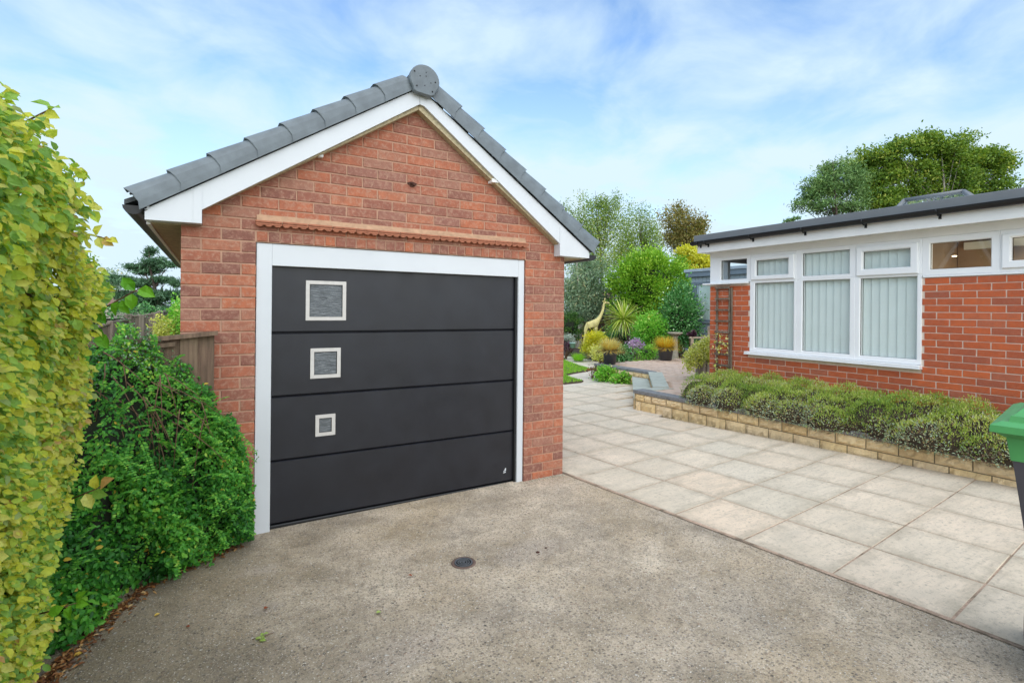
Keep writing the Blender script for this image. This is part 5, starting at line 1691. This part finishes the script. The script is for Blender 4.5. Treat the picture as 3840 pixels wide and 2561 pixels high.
def far_hedge(label, a, b_, h, mat):
    t = thing('garden_hedge', label, 'hedge', (*a, -.3)); a = np.array(a); b_ = np.array(b_); L = np.linalg.norm(b_ - a)
    n = int(L * h * 260); s = NR.rand(n); v = NR.rand(n); nn_ = np.array([-(b_ - a)[1], (b_ - a)[0]]) / L
    P = a + (b_ - a) * s[:, None] + nn_ * NR.uniform(-.35, .35, n)[:, None]; z = -.3 + v * h * (1 + .08 * np.sin(s * L * 2.1) + .05 * np.sin(s * L * 5))
    leaves('foliage', mat, t, np.column_stack([P, z]), rdir(n), rdir(n) + np.array([0, 0, .6]), .13, .09, stuff=True)
    q = MB(); c4 = [a + nn_ * .2, b_ + nn_ * .2, b_ - nn_ * .2, a - nn_ * .2]; q.prism([tuple(p) for p in c4], 'z', -.4, -.3 + h * .62).build('twig_core', M['twig_shade'], t)
far_hedge('dark boundary hedge far behind the left fences', (-16, 30), (-.5, 30), 1.75, M['darkgreen'])
far_hedge('dark boundary hedge across the back of the garden', (6, 30), (30, 22), 2.6, M['darkgreen'])

# right background trees
tree('birch_tree', 'sparse silvery birch tree rising just right of the garage roof', (*at(2240, 1160, 30)[:2], -.4), at(2235, 720, 30)[2],
     [(pc(2225, 870, 30), (pxm(85, 30), 1.2, pxm(120, 30))), (pc(2180, 900, 30), (pxm(70, 30), 1.1, pxm(110, 30))), (pc(2290, 850, 30), (pxm(60, 30), 1.0, pxm(110, 30))), (pc(2240, 960, 30), (pxm(110, 30), 1.3, pxm(60, 30))), (pc(2235, 740, 30), (pxm(80, 30), .9, pxm(45, 30))), (pc(2140, 820, 30), (pxm(45, 30), .9, pxm(90, 30))), (pc(2310, 800, 30), (pxm(45, 30), .9, pxm(80, 30)))],
     14500, .10, .06, M['birch'], 'bark', 140, .22, .10, droop=.30, limbs=40)
tree('birch_tree', 'pale weeping birch tree behind the other, with drooping yellow-green strands', (*at(2400, 1160, 32)[:2], -.4), at(2380, 770, 32)[2],
     [(pc(2385, 840, 32), (pxm(62, 32), 1.1, pxm(85, 32))), (pc(2350, 920, 32), (pxm(60, 32), 1.1, pxm(70, 32))), (pc(2440, 890, 32), (pxm(42, 32), .9, pxm(80, 32))), (pc(2460, 950, 32), (pxm(50, 32), .9, pxm(50, 32)))],
     11500, .10, .055, M['birch'], 'bark', 90, .22, .09, droop=.6, limbs=28)
tree('maple_tree', 'brown-leaved tree turning in autumn beyond the round green tree', (*at(2560, 1160, 44)[:2], -.5), at(2550, 780, 44)[2],
     [(pc(2545, 830, 44), (pxm(72, 44), 1.5, pxm(66, 44))), (pc(2600, 850, 44), (pxm(52, 44), 1.3, pxm(52, 44))), (pc(2530, 890, 44), (pxm(60, 44), 1.4, pxm(50, 44))), (pc(2590, 900, 44), (pxm(60, 44), 1.4, pxm(50, 44)))],
     8500, .16, .12, M['brown'], 'bark', 90, .26, .2, limbs=22)
tree('willow_tree', 'grey-green tree with pale trunk and narrow hanging leaves beside the garage corner', (*at(2166, 1300, 22)[:2], -.2), at(2170, 960, 22)[2],
     [(pc(2190, 1050, 22), (pxm(88, 22), 1.0, pxm(75, 22))), (pc(2150, 1110, 22), (pxm(60, 22), .9, pxm(75, 22))), (pc(2235, 1080, 22), (pxm(62, 22), .9, pxm(70, 22))), (pc(2220, 990, 22), (pxm(60, 22), .9, pxm(40, 22))), (pc(2190, 1140, 22), (pxm(70, 22), .8, pxm(40, 22)))],
     11000, .15, .034, M['willow'], 'birch_bark', 100, .26, .13, droop=.25, limbs=24)
laurel = bush('laurel_tree', 'large rounded bright green evergreen tree behind the spiky palm', 'tree', pc(2435, 1085, 21), (pxm(165, 21), 1.5, pxm(148, 21)), 28000, .10, .055, M['laurel'], clumps=170, sig=.10, up=.5)
tree('maple_tree', 'bright yellow-leaved tree above the grey garden room roof', (*at(2620, 1160, 26)[:2], -.3), at(2600, 930, 26)[2],
     [(pc(2590, 960, 26), (pxm(50, 26), .8, pxm(38, 26))), (pc(2650, 985, 26), (pxm(60, 26), .9, pxm(38, 26))), (pc(2600, 1015, 26), (pxm(70, 26), .9, pxm(28, 26))), (pc(2580, 1085, 26), (pxm(42, 26), .7, pxm(28, 26))), (pc(2570, 940, 26), (pxm(28, 26), .5, pxm(28, 26)))],
     7500, .10, .075, M['yellow'], 'bark', 70, .26, .1, limbs=16)
tree('pine_tree', 'blue-green pine tree rising behind the bungalow roof', (*at(3120, 1160, 24)[:2], -.4), at(3130, 610, 24)[2],
     [(pc(3075, 690, 24), (pxm(60, 24), .8, pxm(40, 24))), (pc(3140, 640, 24), (pxm(60, 24), .8, pxm(40, 24))), (pc(3120, 700, 24), (pxm(75, 24), .9, pxm(50, 24))), (pc(3040, 730, 24), (pxm(45, 24), .7, pxm(28, 24))), (pc(3200, 700, 24), (pxm(60, 24), .8, pxm(70, 24))), (pc(3060, 775, 24), (pxm(70, 24), .9, pxm(28, 24))), (pc(3160, 780, 24), (pxm(80, 24), .9, pxm(28, 24))), (pc(2950, 828, 24), (pxm(40, 24), .5, pxm(9, 24)))],
     12000, .15, .042, M['pine'], 'bark', 150, .22, .14, tpl='blade', limbs=30)
tree('sycamore_tree', 'broad windblown green tree with open limbs behind the bungalow roof', (*at(3520, 1160, 27)[:2], -.4), at(3500, 560, 27)[2],
     [(pc(3290, 590, 27), (pxm(75, 27), 1.2, pxm(48, 27))), (pc(3370, 560, 27), (pxm(75, 27), 1.2, pxm(45, 27))), (pc(3470, 545, 27), (pxm(80, 27), 1.2, pxm(50, 27))), (pc(3550, 570, 27), (pxm(80, 27), 1.2, pxm(60, 27))), (pc(3500, 510, 27), (pxm(50, 27), .8, pxm(28, 27))), (pc(3600, 620, 27), (pxm(70, 27), 1.2, pxm(40, 27))), (pc(3690, 610, 27), (pxm(75, 27), 1.2, pxm(55, 27))), (pc(3750, 620, 27), (pxm(65, 27), 1.1, pxm(65, 27))), (pc(3730, 690, 27), (pxm(75, 27), 1.1, pxm(50, 27))), (pc(3490, 690, 27), (pxm(50, 27), .9, pxm(60, 27))), (pc(3270, 770, 27), (pxm(50, 27), .8, pxm(40, 27))), (pc(3450, 720, 27), (pxm(70, 27), .9, pxm(45, 27))), (pc(3360, 640, 27), (pxm(110, 27), 1.2, pxm(45, 27))), (pc(3580, 690, 27), (pxm(90, 27), 1.1, pxm(55, 27))), (pc(3380, 780, 27), (pxm(120, 27), 1.0, pxm(35, 27))), (pc(3650, 560, 27), (pxm(60, 27), 1.0, pxm(30, 27))), (pc(3280, 680, 27), (pxm(70, 27), 1.0, pxm(45, 27))), (pc(3440, 630, 27), (pxm(80, 27), 1.0, pxm(40, 27))), (pc(3640, 700, 27), (pxm(70, 27), 1.0, pxm(50, 27))), (pc(3230, 620, 27), (pxm(50, 27), .9, pxm(40, 27))), (pc(3250, 720, 27), (pxm(60, 27), .9, pxm(50, 27))), (pc(3340, 740, 27), (pxm(70, 27), .9, pxm(45, 27))), (pc(3560, 760, 27), (pxm(110, 27), 1.0, pxm(35, 27)))],
     46000, .15, .08, M['sycamore'], 'birch_bark', 230, .24, .20, limbs=34, shell=.2)

# far buildings and rails at the back of the garden
fh = thing('far_house', 'dark shed with a reddish roof seen between willow and round green tree', 'shed', (*at(2270, 1160, 27)[:2], -.3))
a, b_ = at(2235, 1120, 27), at(2296, 1118, 27); zt_ = at(2270, 1088, 27)[2]; ze2 = a[2]
wv = np.array([b_[0] - a[0], b_[1] - a[1]]); wv /= np.linalg.norm(wv); nv2 = np.array([-wv[1], wv[0]])
a2, b2 = a[:2] - wv * .9, b_[:2] + wv * .15
q = MB(); q.prism([tuple(p) for p in (a2 + wv * .1, b2 - wv * .1, b2 - wv * .1 + nv2 * 2, a2 + wv * .1 + nv2 * 2)], 'z', -.3, ze2 - .02).build('wall', M['far_dark'], fh)
q = MB(); q.add([(*(a2 - nv2 * .15), ze2), (*(b2 - nv2 * .15), ze2), (*(b2 + nv2 * 1), zt_), (*(a2 + nv2 * 1), zt_), (*(b2 + nv2 * 2.15), ze2), (*(a2 + nv2 * 2.15), ze2)], [(0, 1, 2, 3), (3, 2, 4, 5), (0, 3, 5), (1, 4, 2)])
q.build('roof', M['roof_tile'], fh)
rf = thing('rail_fence', 'pale weathered rail fence behind the giraffe statue', 'fence', (*at(2110, 1200, 23)[:2], -.2))
for i in range(4):
    p = at(2090 + 70 * i, 1160, 23); q = MB(); q.box(-.05, .05, -.05, .05, 0, p[2] + .25); inst('post', q.mesh('post', M['trellis']), rf, (p[0], p[1], -.2))
for py in (1158, 1172):
    p0, p1 = at(2085, py, 23), at(2300, py, 23); q = MB(); q.tube([p0 - CF * .08, p1 - CF * .08], .035, 6).build('rail', M['birch_bark'], rf)
p0, p1 = at(2085, 1180, 23.2), at(2300, 1180, 23.2)
q = MB(); q.add([(p0[0], p0[1], -.3), (p1[0], p1[1], -.3), (p1[0], p1[1], p1[2]), (p0[0], p0[1], p0[2]), (p0[0] + .03, p0[1] + .04, -.3), (p1[0] + .03, p1[1] + .04, -.3), (p1[0] + .03, p1[1] + .04, p1[2]), (p0[0] + .03, p0[1] + .04, p0[2])],
            [(0, 1, 2, 3), (7, 6, 5, 4), (3, 2, 6, 7), (0, 3, 7, 4), (1, 5, 6, 2)]).build('panel', M['fence'], rf)

# giraffe statue
GD = 18.5; RH = np.array([CR[0], CR[1], 0]); RH /= np.linalg.norm(RH); FH = np.array([CF[0], CF[1], 0])
def gp(zx, zy, dy=0.): return at(2100 + zx / 4.9, 1080 + zy / 4.9, GD) + FH * dy
gir = thing('giraffe_statue', 'pale gold garden statue of a giraffe looking over the flower bed', 'statue', (*gp(560, 1000)[:2], -.12))
K = GD / FPX / 4.9
sk = [('hip', 470, 690, 0, 74), ('back', 560, 672, 0, 72), ('sh', 645, 662, 0, 80), ('nb', 700, 590, 0, 56), ('n1', 752, 500, 0, 40), ('n2', 790, 400, 0, 30), ('n3', 803, 310, 0, 27), ('h0', 815, 270, 0, 30), ('h1', 862, 268, 0, 24), ('h2', 912, 285, 0, 15)]
ed = [(i, i + 1) for i in range(9)]
legs = []
for j, (tx, ty, kx, ky, fx_, fy, sgn, par) in enumerate(((655, 720, 650, 850, 640, 1000, -1, 2), (668, 720, 672, 850, 678, 1000, 1, 2), (470, 745, 460, 850, 425, 1010, -1, 0), (485, 745, 492, 850, 500, 1000, 1, 0))):
    b0 = len(sk); w_ = .07 * sgn
    sk += [('t', tx, ty, w_, 42 if j > 1 else 36), ('k', kx, ky, w_ * 1.1, 23), ('f', fx_, fy, w_ * 1.1, 18), ('hf', fx_ + 6, fy + 22, w_ * 1.1, 20)]
    ed += [(par, b0), (b0, b0 + 1), (b0 + 1, b0 + 2), (b0 + 2, b0 + 3)]
me = bpy.data.meshes.new('giraffe_body')
V_ = [gp(s[1], s[2], s[3]) for s in sk]
zmin = min(v[2] for v in V_); org = Vector((*gp(560, 1000)[:2], -.12))
me.from_pydata([tuple(Vector(v) - org) for v in V_], ed, [])
tmp = bpy.data.objects.new('giraffe_tmp', me); COL.objects.link(tmp)
md = tmp.modifiers.new('s', 'SKIN'); sv = me.skin_vertices[0].data if me.skin_vertices else None
if sv is None:
    bm = bmesh.new(); bm.from_mesh(me); bm.verts.layers.skin.verify(); bm.to_mesh(me); bm.free(); sv = me.skin_vertices[0].data
for s, q in zip(sk, sv): q.radius = (s[4] * K, s[4] * K * .8)
sv[1].use_root = True
tmp.modifiers.new('u', 'SUBSURF').levels = 2
dg = bpy.context.evaluated_depsgraph_get(); gm = bpy.data.meshes.new_from_object(tmp.evaluated_get(dg)); gm.name = 'body'
bpy.data.objects.remove(tmp)
gm.materials.clear(); gm.materials.append(M['giraffe']); gm.polygons.foreach_set('use_smooth', [True] * len(gm.polygons))
inst('body', gm, gir, org)
for dy in (-.035, .035):
    q = MB(); q.tube([gp(822, 255, dy), gp(822, 215, dy), gp(826, 188, dy)], [.018, .014, .020], 7).build('horn', M['giraffe'], gir)
    q = MB(); p0, p1 = gp(806, 262, dy), gp(783, 240, dy * 2.6); q.tube([p0, (p0 + p1) / 2 + np.array([0, 0, .01]), p1], [.012, .022, .004], 6).build('ear', M['giraffe'], gir)
    q = MB(); q.lathe([(0, .014), (.010, .010), (.014, 0), (.010, -.010), (0, -.014)], gp(852, 262, dy * 1.25), 8).build('eye', M['giraffe_dark'], gir)
q = MB(); q.tube([gp(430, 680), gp(412, 740), gp(405, 830)], [.016, .012, .010], 6); q.tube([gp(405, 830), gp(400, 880), gp(398, 905)], [.012, .024, .006], 6); q.build('tail', M['giraffe_dark'], gir)
q = MB(); q.tube([gp(672, 590), gp(728, 488), gp(763, 395), gp(778, 300)], [.018, .020, .018, .012], 6).build('mane', M['giraffe_dark'], gir)

# spiky cordyline palm
yc = at(2080 + 842 / 3.267, 1000 + 645 / 3.267, 17)
yb = at(2080 + 930 / 3.267, 1000 + 960 / 3.267, 17)
yu = thing('cordyline_palm', 'spiky round cordyline palm with striped sword leaves in the flower bed', 'palm', (yb[0], yb[1], g(yb[0], yb[1])))
q = MB(); q.tube([(yb[0], yb[1], -.15), (yb[0] - .04, yb[1], .35), ((yb[0] + yc[0]) / 2, (yb[1] + yc[1]) / 2, .75), tuple(yc)], [.07, .06, .055, .06], 9).build('trunk', M['bark'], yu)
sw = []
for i in range(5):
    q = MB(); vs = []; ns = 5; dr_ = (.05, .12, .2, .3, .42)[i]
    for s in range(ns + 1):
        t_ = s / ns; wd = .021 * (1 - t_) ** .55 * (.5 + t_ * 1.4 if t_ < .36 else 1)
        z_ = -dr_ * t_ ** 2.4; vs += [(-wd, t_, z_ + .010), (0, t_, z_), (wd, t_, z_ + .010)]
    q.add(vs, [(3 * s + k_, 3 * s + k_ + 1, 3 * s + k_ + 4, 3 * s + k_ + 3) for s in range(ns) for k_ in (0, 1)]); sw.append(q.mesh('leaf', M['sword']))
ga = math.pi * (3 - math.sqrt(5))
for i in range(190):
    v = 1 - 1.72 * (i + .5) / 190; th = i * ga; r_ = math.sqrt(max(0, 1 - v * v))
    D = np.array([r_ * math.cos(th), r_ * math.sin(th), v]) + NR.randn(3) * .06; D /= np.linalg.norm(D)
    X = np.cross(D, [0, 0, 1.]); X /= np.linalg.norm(X) + 1e-9; Z = np.cross(X, D)
    o = bpy.data.objects.new('leaf', sw[min(4, int((1 - v) * 2.2 + NR.rand()))]); link(o, yu, yc + D * .04)
    o.rotation_euler = Matrix((X, D, Z)).transposed().to_euler(); s_ = NR.uniform(.58, .74); o.scale = (s_ * 1.9, s_, s_)


def arcs(name, mat, parent, c, n, L, wd, lift=(.2, 1.4), fall=.9, seg=4, rad=.05, tint=None):
    "arching grass blades"
    th = NR.uniform(0, 2 * np.pi, n); el = NR.uniform(*lift, n); Ln = NR.uniform(.6, 1.1, n) * L
    c = np.asarray(c, float); base = c + np.column_stack([np.cos(th), np.sin(th), np.zeros(n)]) * (NR.rand(n, 1) ** .5) * rad
    V = np.zeros((n, (seg + 1) * 2, 3)); h = np.column_stack([np.cos(th), np.sin(th)]); sd = np.column_stack([-np.sin(th), np.cos(th), np.zeros(n)])
    for s in range(seg + 1):
        t_ = s / seg; r_ = Ln * t_ * np.cos(el); z_ = Ln * (t_ * np.sin(el) - fall * t_ ** 2 * .55)
        p = base + np.column_stack([h * r_[:, None], z_]); w_ = wd * (1 - t_ * .85)
        V[:, 2 * s] = p - sd * w_; V[:, 2 * s + 1] = p + sd * w_
    org = np.array(WL[parent.name]); k = (seg + 1) * 2
    F = np.array([(2 * s, 2 * s + 1, 2 * s + 3, 2 * s + 2) for s in range(seg)])
    lo = (np.arange(n)[:, None, None] * k + F[None]).ravel(); m = bpy.data.meshes.new(name)
    Vf = V.reshape(-1, 3) - org; m.vertices.add(len(Vf)); m.vertices.foreach_set('co', Vf.astype(np.float32).ravel())
    m.loops.add(len(lo)); m.loops.foreach_set('vertex_index', lo.astype(np.int32)); np_ = n * seg
    m.polygons.add(np_); m.polygons.foreach_set('loop_start', np.arange(0, np_ * 4, 4, dtype=np.int32)); m.polygons.foreach_set('loop_total', np.full(np_, 4, np.int32)); m.update(calc_edges=True)
    a = m.attributes.new('tint', 'FLOAT', 'POINT'); a.data.foreach_set('value', np.repeat(NR.rand(n), k).astype(np.float32)); m.materials.append(mat)
    o = inst(name, m, parent, tuple(org)); o['kind'] = 'stuff'; return o


def pot_prof(r, h): return [(r * .70, 0), (r * .93, h * .86), (r, h * .87), (r, h), (r * .92, h), (r * .90, h * .86), (.001, h * .84)]


for (label, px, depth, r, mat, rad) in (('charcoal pot of buff feathery grass on the corner of the patio wall', 2080 + 677 / 3.267, 12.0, .18, 'gold', .10), ('charcoal pot of orange-yellow grass further back on the patio', 2080 + 1360 / 3.267, 13.1, .205, 'orange_grass', .13)):
    base = at(px, 1000 + (1190 if r < .19 else 1148) / 3.267, depth); base[2] = .192 if r < .19 else .188
    pt = thing('potted_grass', label, 'potted plant', tuple(base), 'grasses in charcoal pots on the patio')
    h = .33
    q = MB(); q.lathe([(.001, .001)] + pot_prof(r, h), base, 22).build('pot', M['pot'], pt)
    arcs('grass', M[mat], pt, (base[0], base[1], base[2] + h * .95), 1500, .40, .005, (-.05, 1.35), .35, rad=rad)
# log planter with trailing lime foliage at the bungalow corner
lp = thing('log_planter', 'round planter of upright silvered logs at the corner of the bungalow', 'planter', (8.22, 2.42, .19))
for i in range(11):
    a = 2 * math.pi * i / 11; r_ = .17
    q = MB(); rr_ = .052; hh = .33 + rnd.uniform(-.03, .015)
    q.tube([(0, 0, 0), (0, 0, hh)], [rr_, rr_ * .96], 9, smooth=False); inst('log', q.mesh('log', M['log']), lp, (8.22 + r_ * math.cos(a), 2.42 + r_ * math.sin(a), .19))
q = MB(); q.lathe([(.15, .0), (.15, .26), (.001, .27)], (8.22, 2.42, .19), 12).build('soil', M['soil'], lp)
tl = thing('trailing_plant', 'pale lime-yellow trailing plant spilling from the log planter', 'plant', (8.2, 2.42, .46))
cc = [(8.2 + NR.normal(0, .13), 2.42 + NR.normal(0, .13), .62 + NR.normal(0, .10)) for _ in range(30)]
for k_ in range(14):
    s_ = k_ / 13; p = at(2080 + (1830 - 190 * s_) / 3.267, 1000 + (1010 + 120 * s_ ** 1.5) / 3.267, 9.5); cc.append(tuple(p + NR.randn(3) * .04))
for k_ in range(8): p = at(2080 + (1655 + NR.uniform(-18, 25)) / 3.267, 1000 + (1100 + 20 * k_) / 3.267, 9.4); cc.append(tuple(p))
for k_ in range(8): p = at(2080 + (1870 - 10 * k_) / 3.267, 1000 + (900 + 16 * k_) / 3.267, 9.6); cc.append(tuple(p))
P, k_ = cloud(cc, 3600, .048); D = rdir(len(P)) + np.array([0, 0, .2])
leaves('foliage', M['lime'], tl, P, D, rdir(len(P)) + np.array([0, 0, .7]), .038, .028, stuff=True)
q = MB()
for k_ in range(12): e = cc[k_ * 4 % len(cc)]; q.tube([(8.2, 2.42, .46), ((8.2 + e[0]) / 2, (2.42 + e[1]) / 2, .62), e], .004, 5)
q.build('stems', M['green_stem'], tl)

# garden room with its bench
GXr = 13.1
def gr_y(px): return lpt(px, 1200, GXr)[1]
yl = gr_y(2080 + 1668 / 3.267)
gr_ = thing('garden_room', 'grey boarded garden room with flat roof and a wide window behind the bungalow', 'garden room', (GXr + 1.2, yl - 2, .15))
ZR = [.1, 1.10, 2.345, 2.51, 2.75]
q = MB(); q.box(GXr + .03, GXr + 2.5, yl - 4, yl - .01, ZR[0], ZR[1]).box(GXr + .03, GXr + 2.5, yl - 4, yl - .01, ZR[2], ZR[4] - .05).box(GXr + .03, GXr + .12, yl - .25, yl - .01, ZR[1], ZR[2]).box(GXr + 2.4, GXr + 2.5, yl - 4, yl - .01, ZR[1], ZR[2]).box(GXr + .121, GXr + 2.399, yl - .12, yl - .01, ZR[1], ZR[2])
wb = q.build('wall', M['clad'], gr_)
y = yl
while y > yl - 3.6:
    for z0, z1 in ((ZR[0], ZR[1] - .002), (ZR[2] + .002, ZR[3])):
        q = MB(); q.box(GXr, GXr + .028, y - .138, y - .004, z0, z1, .004).build('board', M['clad'], wb)
    y -= .142
q = MB(); q.box(GXr - .12, GXr + 2.6, yl - 4, yl + .12, ZR[3] + .002, ZR[3] + .15, .005).build('fascia', M['clad_dark'], gr_)
q = MB(); q.box(GXr - .16, GXr + 2.65, yl - 4, yl + .16, ZR[3] + .152, ZR[4], .005).build('roof', M['clad'], gr_)
q = MB(); q.ring(yl - 3.4, yl - .02, ZR[1] + .03, ZR[2] - .005, (.08, .17, .07, .06), GXr - .02, GXr + .05)
gwn = q.build('window', M['clad_dark'], gr_)
q = MB(); q.box(GXr + .010, GXr + .014, yl - 3.33, yl - .18, ZR[1] + .09, ZR[2] - .06).build('pane', M['glass'], gwn)
q = MB(); q.box(GXr - .07, GXr + .03, yl - 3.5, yl + .05, ZR[1], ZR[1] + .03, .004).build('sill', M['clad'], gr_)
bm_ = None
y = yl - .28
q = MB(); q.box(-.002, .002, -.049, .049, ZR[1], ZR[2]); sm_ = q.mesh('blind_slat', M['blind'])
while y > yl - 3.3:
    inst('blind_slat', sm_, gwn, (GXr + .07, y, 0), rot=(0, 0, math.radians(8))); y -= .09
# bench
bo = np.array([11.32, 5.50]); fwd = np.array([-.80, .60]); sdv = np.array([-.60, -.80]); 
bch = thing('garden_bench', 'pale wooden slatted garden bench in front of the grey garden room', 'bench', (11.6, 4.9, .19))
def bp(u, v, z): p = bo + (-fwd) * u + sdv * v; return (p[0], p[1], .19 + z)
def bbar(name, u0, u1, v0, v1, z0, z1):
    q = MB(); q.add([bp(u0, v0, z0), bp(u1, v0, z0), bp(u1, v1, z0), bp(u0, v1, z0), bp(u0, v0, z1), bp(u1, v0, z1), bp(u1, v1, z1), bp(u0, v1, z1)], [(0, 3, 2, 1), (4, 5, 6, 7), (0, 1, 5, 4), (1, 2, 6, 5), (2, 3, 7, 6), (3, 0, 4, 7)])
    return q.build(name, M['bench'], bch)
for v in (0, 1.24):
    bbar('leg', .02, .09, v, v + .06, 0, .53); bbar('leg', .46, .53, v, v + .06, 0, .86); bbar('armrest', -.02, .46, v - .01, v + .07, .531, .575)
    bbar('side_rail', .091, .459, v + .01, v + .05, .30, .37)
for i in range(5): bbar('seat_slat', .04 + .085 * i, .11 + .085 * i, .061, 1.239, .375, .40)
bbar('back_rail', .475, .515, .061, 1.239, .76, .86); bbar('back_rail', .475, .515, .061, 1.239, .42, .48)
for i in range(11): bbar('back_slat', .485, .505, .10 + .102 * i, .155 + .102 * i, .481, .759)
# bird bath
bb = at(2080 + 1475 / 3.267, 1000 + 820 / 3.267, 14.5)
bt_ = thing('bird_bath', 'pale cast stone bird bath between the flowers and the grey garden room', 'bird bath', (bb[0], bb[1], -.05))
q = MB(); q.lathe([(.15, .0), (.15, .10), (.10, .16), (.075, .5), (.07, .76), (.10, .80)], (bb[0], bb[1], -.05), 16).build('pedestal', M['cast'], bt_)
q = MB(); q.lathe([(.07, .80), (.14, .82), (.20, .86), (.215, .90), (.19, .90), (.12, .86), (.001, .85)], (bb[0], bb[1], -.05), 18).build('bowl', M['cast'], bt_)

# flower bed planting
def B(label, name, cat, zx, zy, depth, rx, rz, n, L, W, mat, **k):
    c = at(2080 + zx / 3.267, 1000 + zy / 3.267, depth); return bush(name, label, cat, tuple(c), (rx, rx * .85, rz), n, L, W, M[mat], **k)
B('golden yellow bush in front of the giraffe statue', 'garden_bush', 'bush', 505, 945, 16.8, .42, .36, 5200, .05, .035, 'yellow', clumps=46, sig=.22, core=None)
B('loose bright green bush with a few orange flowers left of the bird bath', 'flowering_bush', 'bush', 1190, 800, 15.2, .56, .56, 6000, .055, .04, 'midgreen', clumps=60, sig=.2)
of = at(2080 + 1185 / 3.267, 1000 + 640 / 3.267, 15.0)
ofl = thing('orange_flowers', 'three orange blooms on the loose bright green bush', 'flowers', tuple(of))
P = np.vstack([at(2080 + x / 3.267, 1000 + y / 3.267, 15.0) + NR.randn(14, 3) * .022 for x, y in ((1165, 605), (1190, 715), (1212, 795))])
leaves('petals', M['orange'], ofl, P, rdir(len(P)), rdir(len(P)), .045, .035, stuff=True)
B('dark glossy shrub against the grey garden room', 'garden_shrub', 'shrub', 1540, 640, 15.4, .62, .95, 6500, .075, .045, 'darkgreen', clumps=80, sig=.18)
B('dark green filler shrub under the palm', 'garden_shrub', 'shrub', 860, 880, 18.5, .75, .5, 2600, .07, .045, 'darkgreen', clumps=40, sig=.22)
B('clipped dark rounded topiary bush at the garage corner', 'topiary_bush', 'bush', 190, 745, 19.5, .58, .62, 5200, .04, .03, 'topiary', clumps=150, sig=.07)
B('silvery low shrub beside the topiary bush', 'garden_shrub', 'shrub', 140, 920, 17.6, .28, .22, 1500, .05, .02, 'silver', clumps=30, sig=.25)
B('low purple-leaved shrub by the path near the garage corner', 'garden_shrub', 'shrub', 120, 985, 17.2, .22, .14, 700, .05, .03, 'purple', clumps=20, sig=.25, core=None)
B('green and yellow low plant at the bed edge behind the first pot', 'garden_plant', 'plant', 560, 1060, 15.6, .30, .2, 1300, .045, .03, 'lime', clumps=30, sig=.25)
B('mid-green plant behind the first pot', 'garden_plant', 'plant', 830, 1070, 13.4, .24, .2, 1200, .05, .035, 'darkgreen', clumps=30, sig=.25)
B('lilac flowering clump left of the second pot', 'flower_clump', 'flowers', 1010, 965, 14.2, .24, .18, 900, .045, .03, 'lilac', clumps=16, sig=.22, core=None)
B('low green leaves below the lilac flowers', 'garden_plant', 'plant', 1130, 1050, 14.0, .34, .16, 1100, .05, .03, 'midgreen', clumps=26, sig=.25)
B('smaller bright green clump at the foot of the patio wall, beside the step', 'garden_plant', 'plant', 830, 1375, 11.1, .20, .13, 1200, .05, .034, 'midgreen', clumps=26, sig=.28)
B('larger bright green clump at the foot of the patio wall', 'garden_plant', 'plant', 630, 1330, 11.5, .24, .16, 1400, .05, .034, 'midgreen', clumps=30, sig=.28)
B('dry brown sprig at the path edge beside the larger green clump', 'garden_plant', 'plant', 470, 1300, 12.0, .12, .10, 160, .05, .02, 'dead', clumps=10, sig=.3, core=None)
for label, zx, zy, d_, n, L, mt in (('bright green strappy clump at the left bed edge', 290, 1085, 16.6, 420, .42, 'grass'), ('green grassy clump left of the second pot', 1040, 1130, 13.6, 420, .34, 'grass'), ('thin buff grass tuft beside the bird bath', 1560, 1090, 14.2, 150, .34, 'gold')):
    c = at(2080 + zx / 3.267, 1000 + zy / 3.267, d_); c[2] = g(c[0], c[1]) + (.03 if zx < 500 else .12); t = thing('grass_clump', label, 'plant', tuple(c)); arcs('blades', M[mt], t, c, n, L, .006, (.5, 1.5), .6, rad=.14)
ae = thing('aeonium', 'dark purple rosette plant in a pot beside the bench', 'potted plant', (*at(2080 + 1655 / 3.267, 1000 + 1080 / 3.267, 13.9)[:2], .19))
ab = np.array(WL[ae.name]); q = MB(); q.lathe([(.001, .001)] + pot_prof(.13, .24), ab, 16).build('pot', M['clad_dark'], ae)
q = MB(); hd = [at(2080 + x / 3.267, 1000 + y / 3.267, 13.8) for x, y in ((1700, 800), (1650, 830), (1720, 830), (1680, 845))]
for h_ in hd: q.tube([(ab[0], ab[1], .41), ((ab[0] + h_[0]) / 2, (ab[1] + h_[1]) / 2, .62), tuple(h_)], .011, 6)
q.build('stems', M['stem'], ae)
P = np.vstack([h_ + NR.randn(60, 3) * .012 for h_ in hd]); D = rdir(len(P)) + np.array([0, 0, .3])
leaves('rosettes', M['purple'], ae, P, D, rdir(len(P)), .075, .04, stuff=True)
sp_ = at(2080 + 220 / 3.267, 1000 + 975 / 3.267, 17.0)
tag(inst('small_pot', MB().lathe([(.001, 0)] + pot_prof(.11, .17), (0, 0, 0), 14).mesh('small_pot', plain('pale_blue_pot', '#8fb0ac', .5)), None, (sp_[0], sp_[1], sp_[2] - .05)), 'small pale blue-green pot in the bed near the garage corner', 'pot')

for _o in bpy.data.objects:
    if _o.parent is None and _o.type == 'MESH' and 'label' not in _o and _o.get('kind') is None: print('untagged', _o.name)
